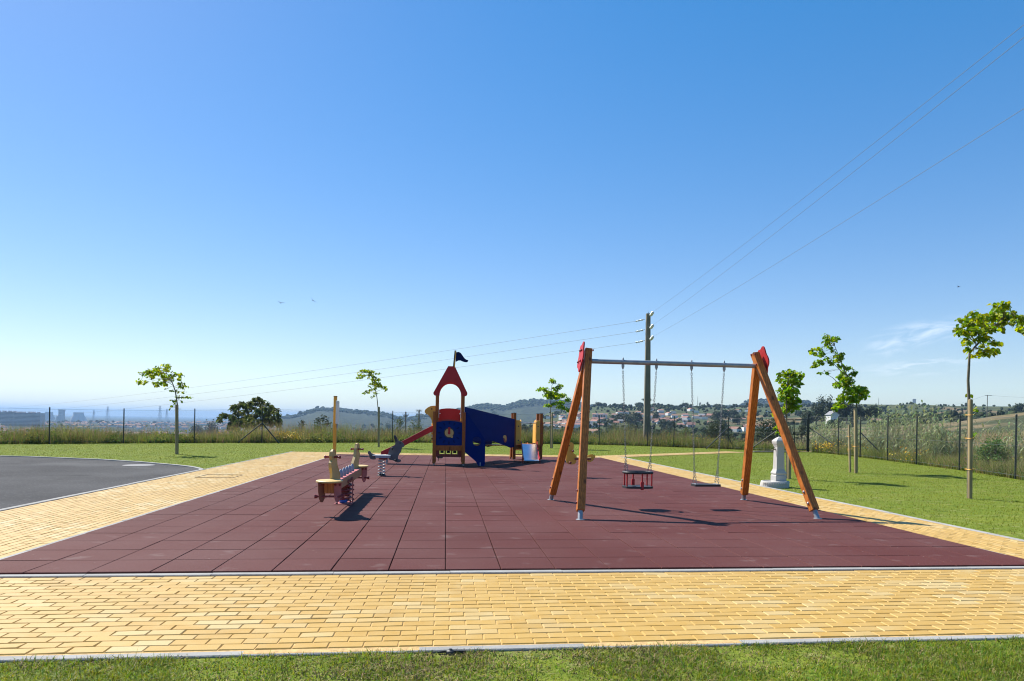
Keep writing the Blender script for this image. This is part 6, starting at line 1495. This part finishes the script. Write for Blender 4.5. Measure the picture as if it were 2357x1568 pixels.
FT=[(1473,936,926,20,1070,'round','rounded tree on the vineyard ridge left of the pole'),(1490,934,917.5,19,1060,'umbrella','umbrella pine on the ridge touching the utility pole'),
(1379,937,925,16,1060,'round','ridge trees just right of the near swing leg'),(1392,937,927,12,1060,'round','small ridge tree beside the swing leg trees'),
(1577,938,927,16,1050,'round','dark tree on the ridge left of the third swing chain'),(1612,938,926.5,5,1060,'tall','slim cypress right of the radio mast'),(1629,938,926,6,1060,'tall','tall pair of slim trees between the third and fourth chain'),(1648,940,929.5,14,1060,'round','low ridge tree left of the fourth swing chain'),
(1656,965,941,32,640,'round','large dark round tree high above the village at the fourth chain'),(1690,962,942,30,700,'round','broad dark tree left of the right swing legs'),(1700,966,950,24,560,'round','dark tree above the long tan barn'),
(1762,936,925,6,1100,'round','tiny bush tree on the hill between the right swing legs'),
(1893,966,912,26,352,'tall','tallest grove tree left of the leaning lime tree'),(1910,966,913.5,24,356,'tall','second tall grove tree touching the leaning lime tree'),(1880,966,927,22,350,'round','left shoulder tree of the dark grove'),(1930,966,918,30,360,'round','grove tree behind the white farmhouse'),(1950,966,922,30,362,'round','grove tree behind the leaning lime trunk'),(1975,966,926,30,360,'round','grove tree right of the leaning lime trunk'),(2002,966,928,28,358,'round','lower grove tree right of the leaning lime'),(2018,966,931,20,356,'round','rightmost low tree of the dark grove'),(1862,966,940,30,345,'round','low dark tree between fountain tree and grove'),
(1855,966,946,18,300,'round','small dark tree left of the grove behind the gate'),
(2060,968,955,52,300,'round','flat wide dark tree behind the third right fence post'),(2122,968,953,36,290,'round','flat wide dark tree behind the middle right fence post'),
(1665,990,962,36,420,'round','dark village tree right of the fourth chain'),(1545,985,965,24,460,'round','dark tree in the village left of the third chain'),(1512,975,948,20,700,'round','dark tree right of the utility pole'),(1430,978,950,30,640,'round','dark tree right of the institutional building'),(1447,980,955,22,560,'round','dark tree just left of the first swing chain'),(1465,982,950,30,600,'round','dark tree right of the first swing chain'),(1530,985,963,24,480,'round','dark tree below the houses right of the pole'),(1415,990,970,20,470,'round','dark tree under the orange house'),
(2352,938,926,30,520,'round','dark tree at the right edge of the skyline'),(455+440,968,962,16,1300,'round','bluish tree on the plain left of the two poles'),(452,985,967,22,900,'round','dark round tree on the plain right of the third fence post'),(487,984,964,30,780,'round','wide dark tree on the plain left of the eucalyptus'),(465,986,972,18,800,'round','low tree on the plain between the third post and eucalyptus'),(75,998,975,36,260,'round','dark tree on the plain low at far left'),(105,1000,978,30,250,'round','dark bushy tree on the plain behind the first fence post'),(1135,957,945,14,2000,'round','hill tree behind the ramp of the climbing house'),(1080,966,952,16,1500,'round','hill tree left behind the ramp')]
for i,(x,yb,yt,w,d,sh,lb) in enumerate(FT): far_tree(lb,x,yb,yt,w,d,sh,700+i)
# roofs and white walls of the far town, too many and too small to count
def boxes(P,w,dp,h,rot):
    n=len(P); c=[(-1,-1,0),(1,-1,0),(1,1,0),(-1,1,0),(-1,-1,1),(1,-1,1),(1,1,1),(-1,1,1),(-1,0,1.55),(1,0,1.55)]
    V=[]
    for a,b,z in c:
        x=a*w/2;y=b*dp/2; V.append(np.stack([P[:,0]+x*np.cos(rot)-y*np.sin(rot),P[:,1]+x*np.sin(rot)+y*np.cos(rot),P[:,2]+z*h],-1))
    V=np.stack(V,1).reshape(-1,3)
    f=[(0,1,5,4),(1,2,6,5),(2,3,7,6),(3,0,4,7),(4,5,9,8),(7,8,9,6),(5,6,9,9),(4,8,7,7)]
    f4=[q for q in f[:6]]; F4=(np.arange(n)[:,None,None]*10+np.array(f4)[None]).reshape(-1,4)
    M_=np.tile(np.array([0,0,0,0,1,1]),n); return V,F4,M_
P=scatter(2100,-80,640,420,3800,6,-.25,.010); n=len(P); s=.7+.7*r.random(n)
V,F4,M_=boxes(P,11*s,8*s,4.2*s,r.random(n)*PI)
P2=scatter(420,1180,1800,430,900,7,.05,.02); n2=len(P2); V2,F42,M2=boxes(P2,7.+0*P2[:,0],6+0*P2[:,0],2.8+0*P2[:,0],r.random(n2)*PI)
tag(np_obj('town',np.concatenate([V,V2]),np.concatenate([F4,F42+len(V)]),[m_wallw,m_rooft],np.concatenate([M_,M2])),'far town of countless small pale walls and orange roofs on the plain','town',kind='stuff')
# ------------------------------------------------------------------ render settings
scene.render.engine='CYCLES'; scene.cycles.pixel_filter_type='BLACKMAN_HARRIS'; scene.cycles.filter_width=1.1; scene.cycles.use_denoising=DENOISE
scene.cycles.max_bounces=6; scene.cycles.diffuse_bounces=3; scene.cycles.glossy_bounces=3; scene.cycles.transmission_bounces=3; scene.cycles.volume_bounces=2; scene.cycles.transparent_max_bounces=8
scene.cycles.use_adaptive_sampling=True; scene.cycles.adaptive_threshold=.01
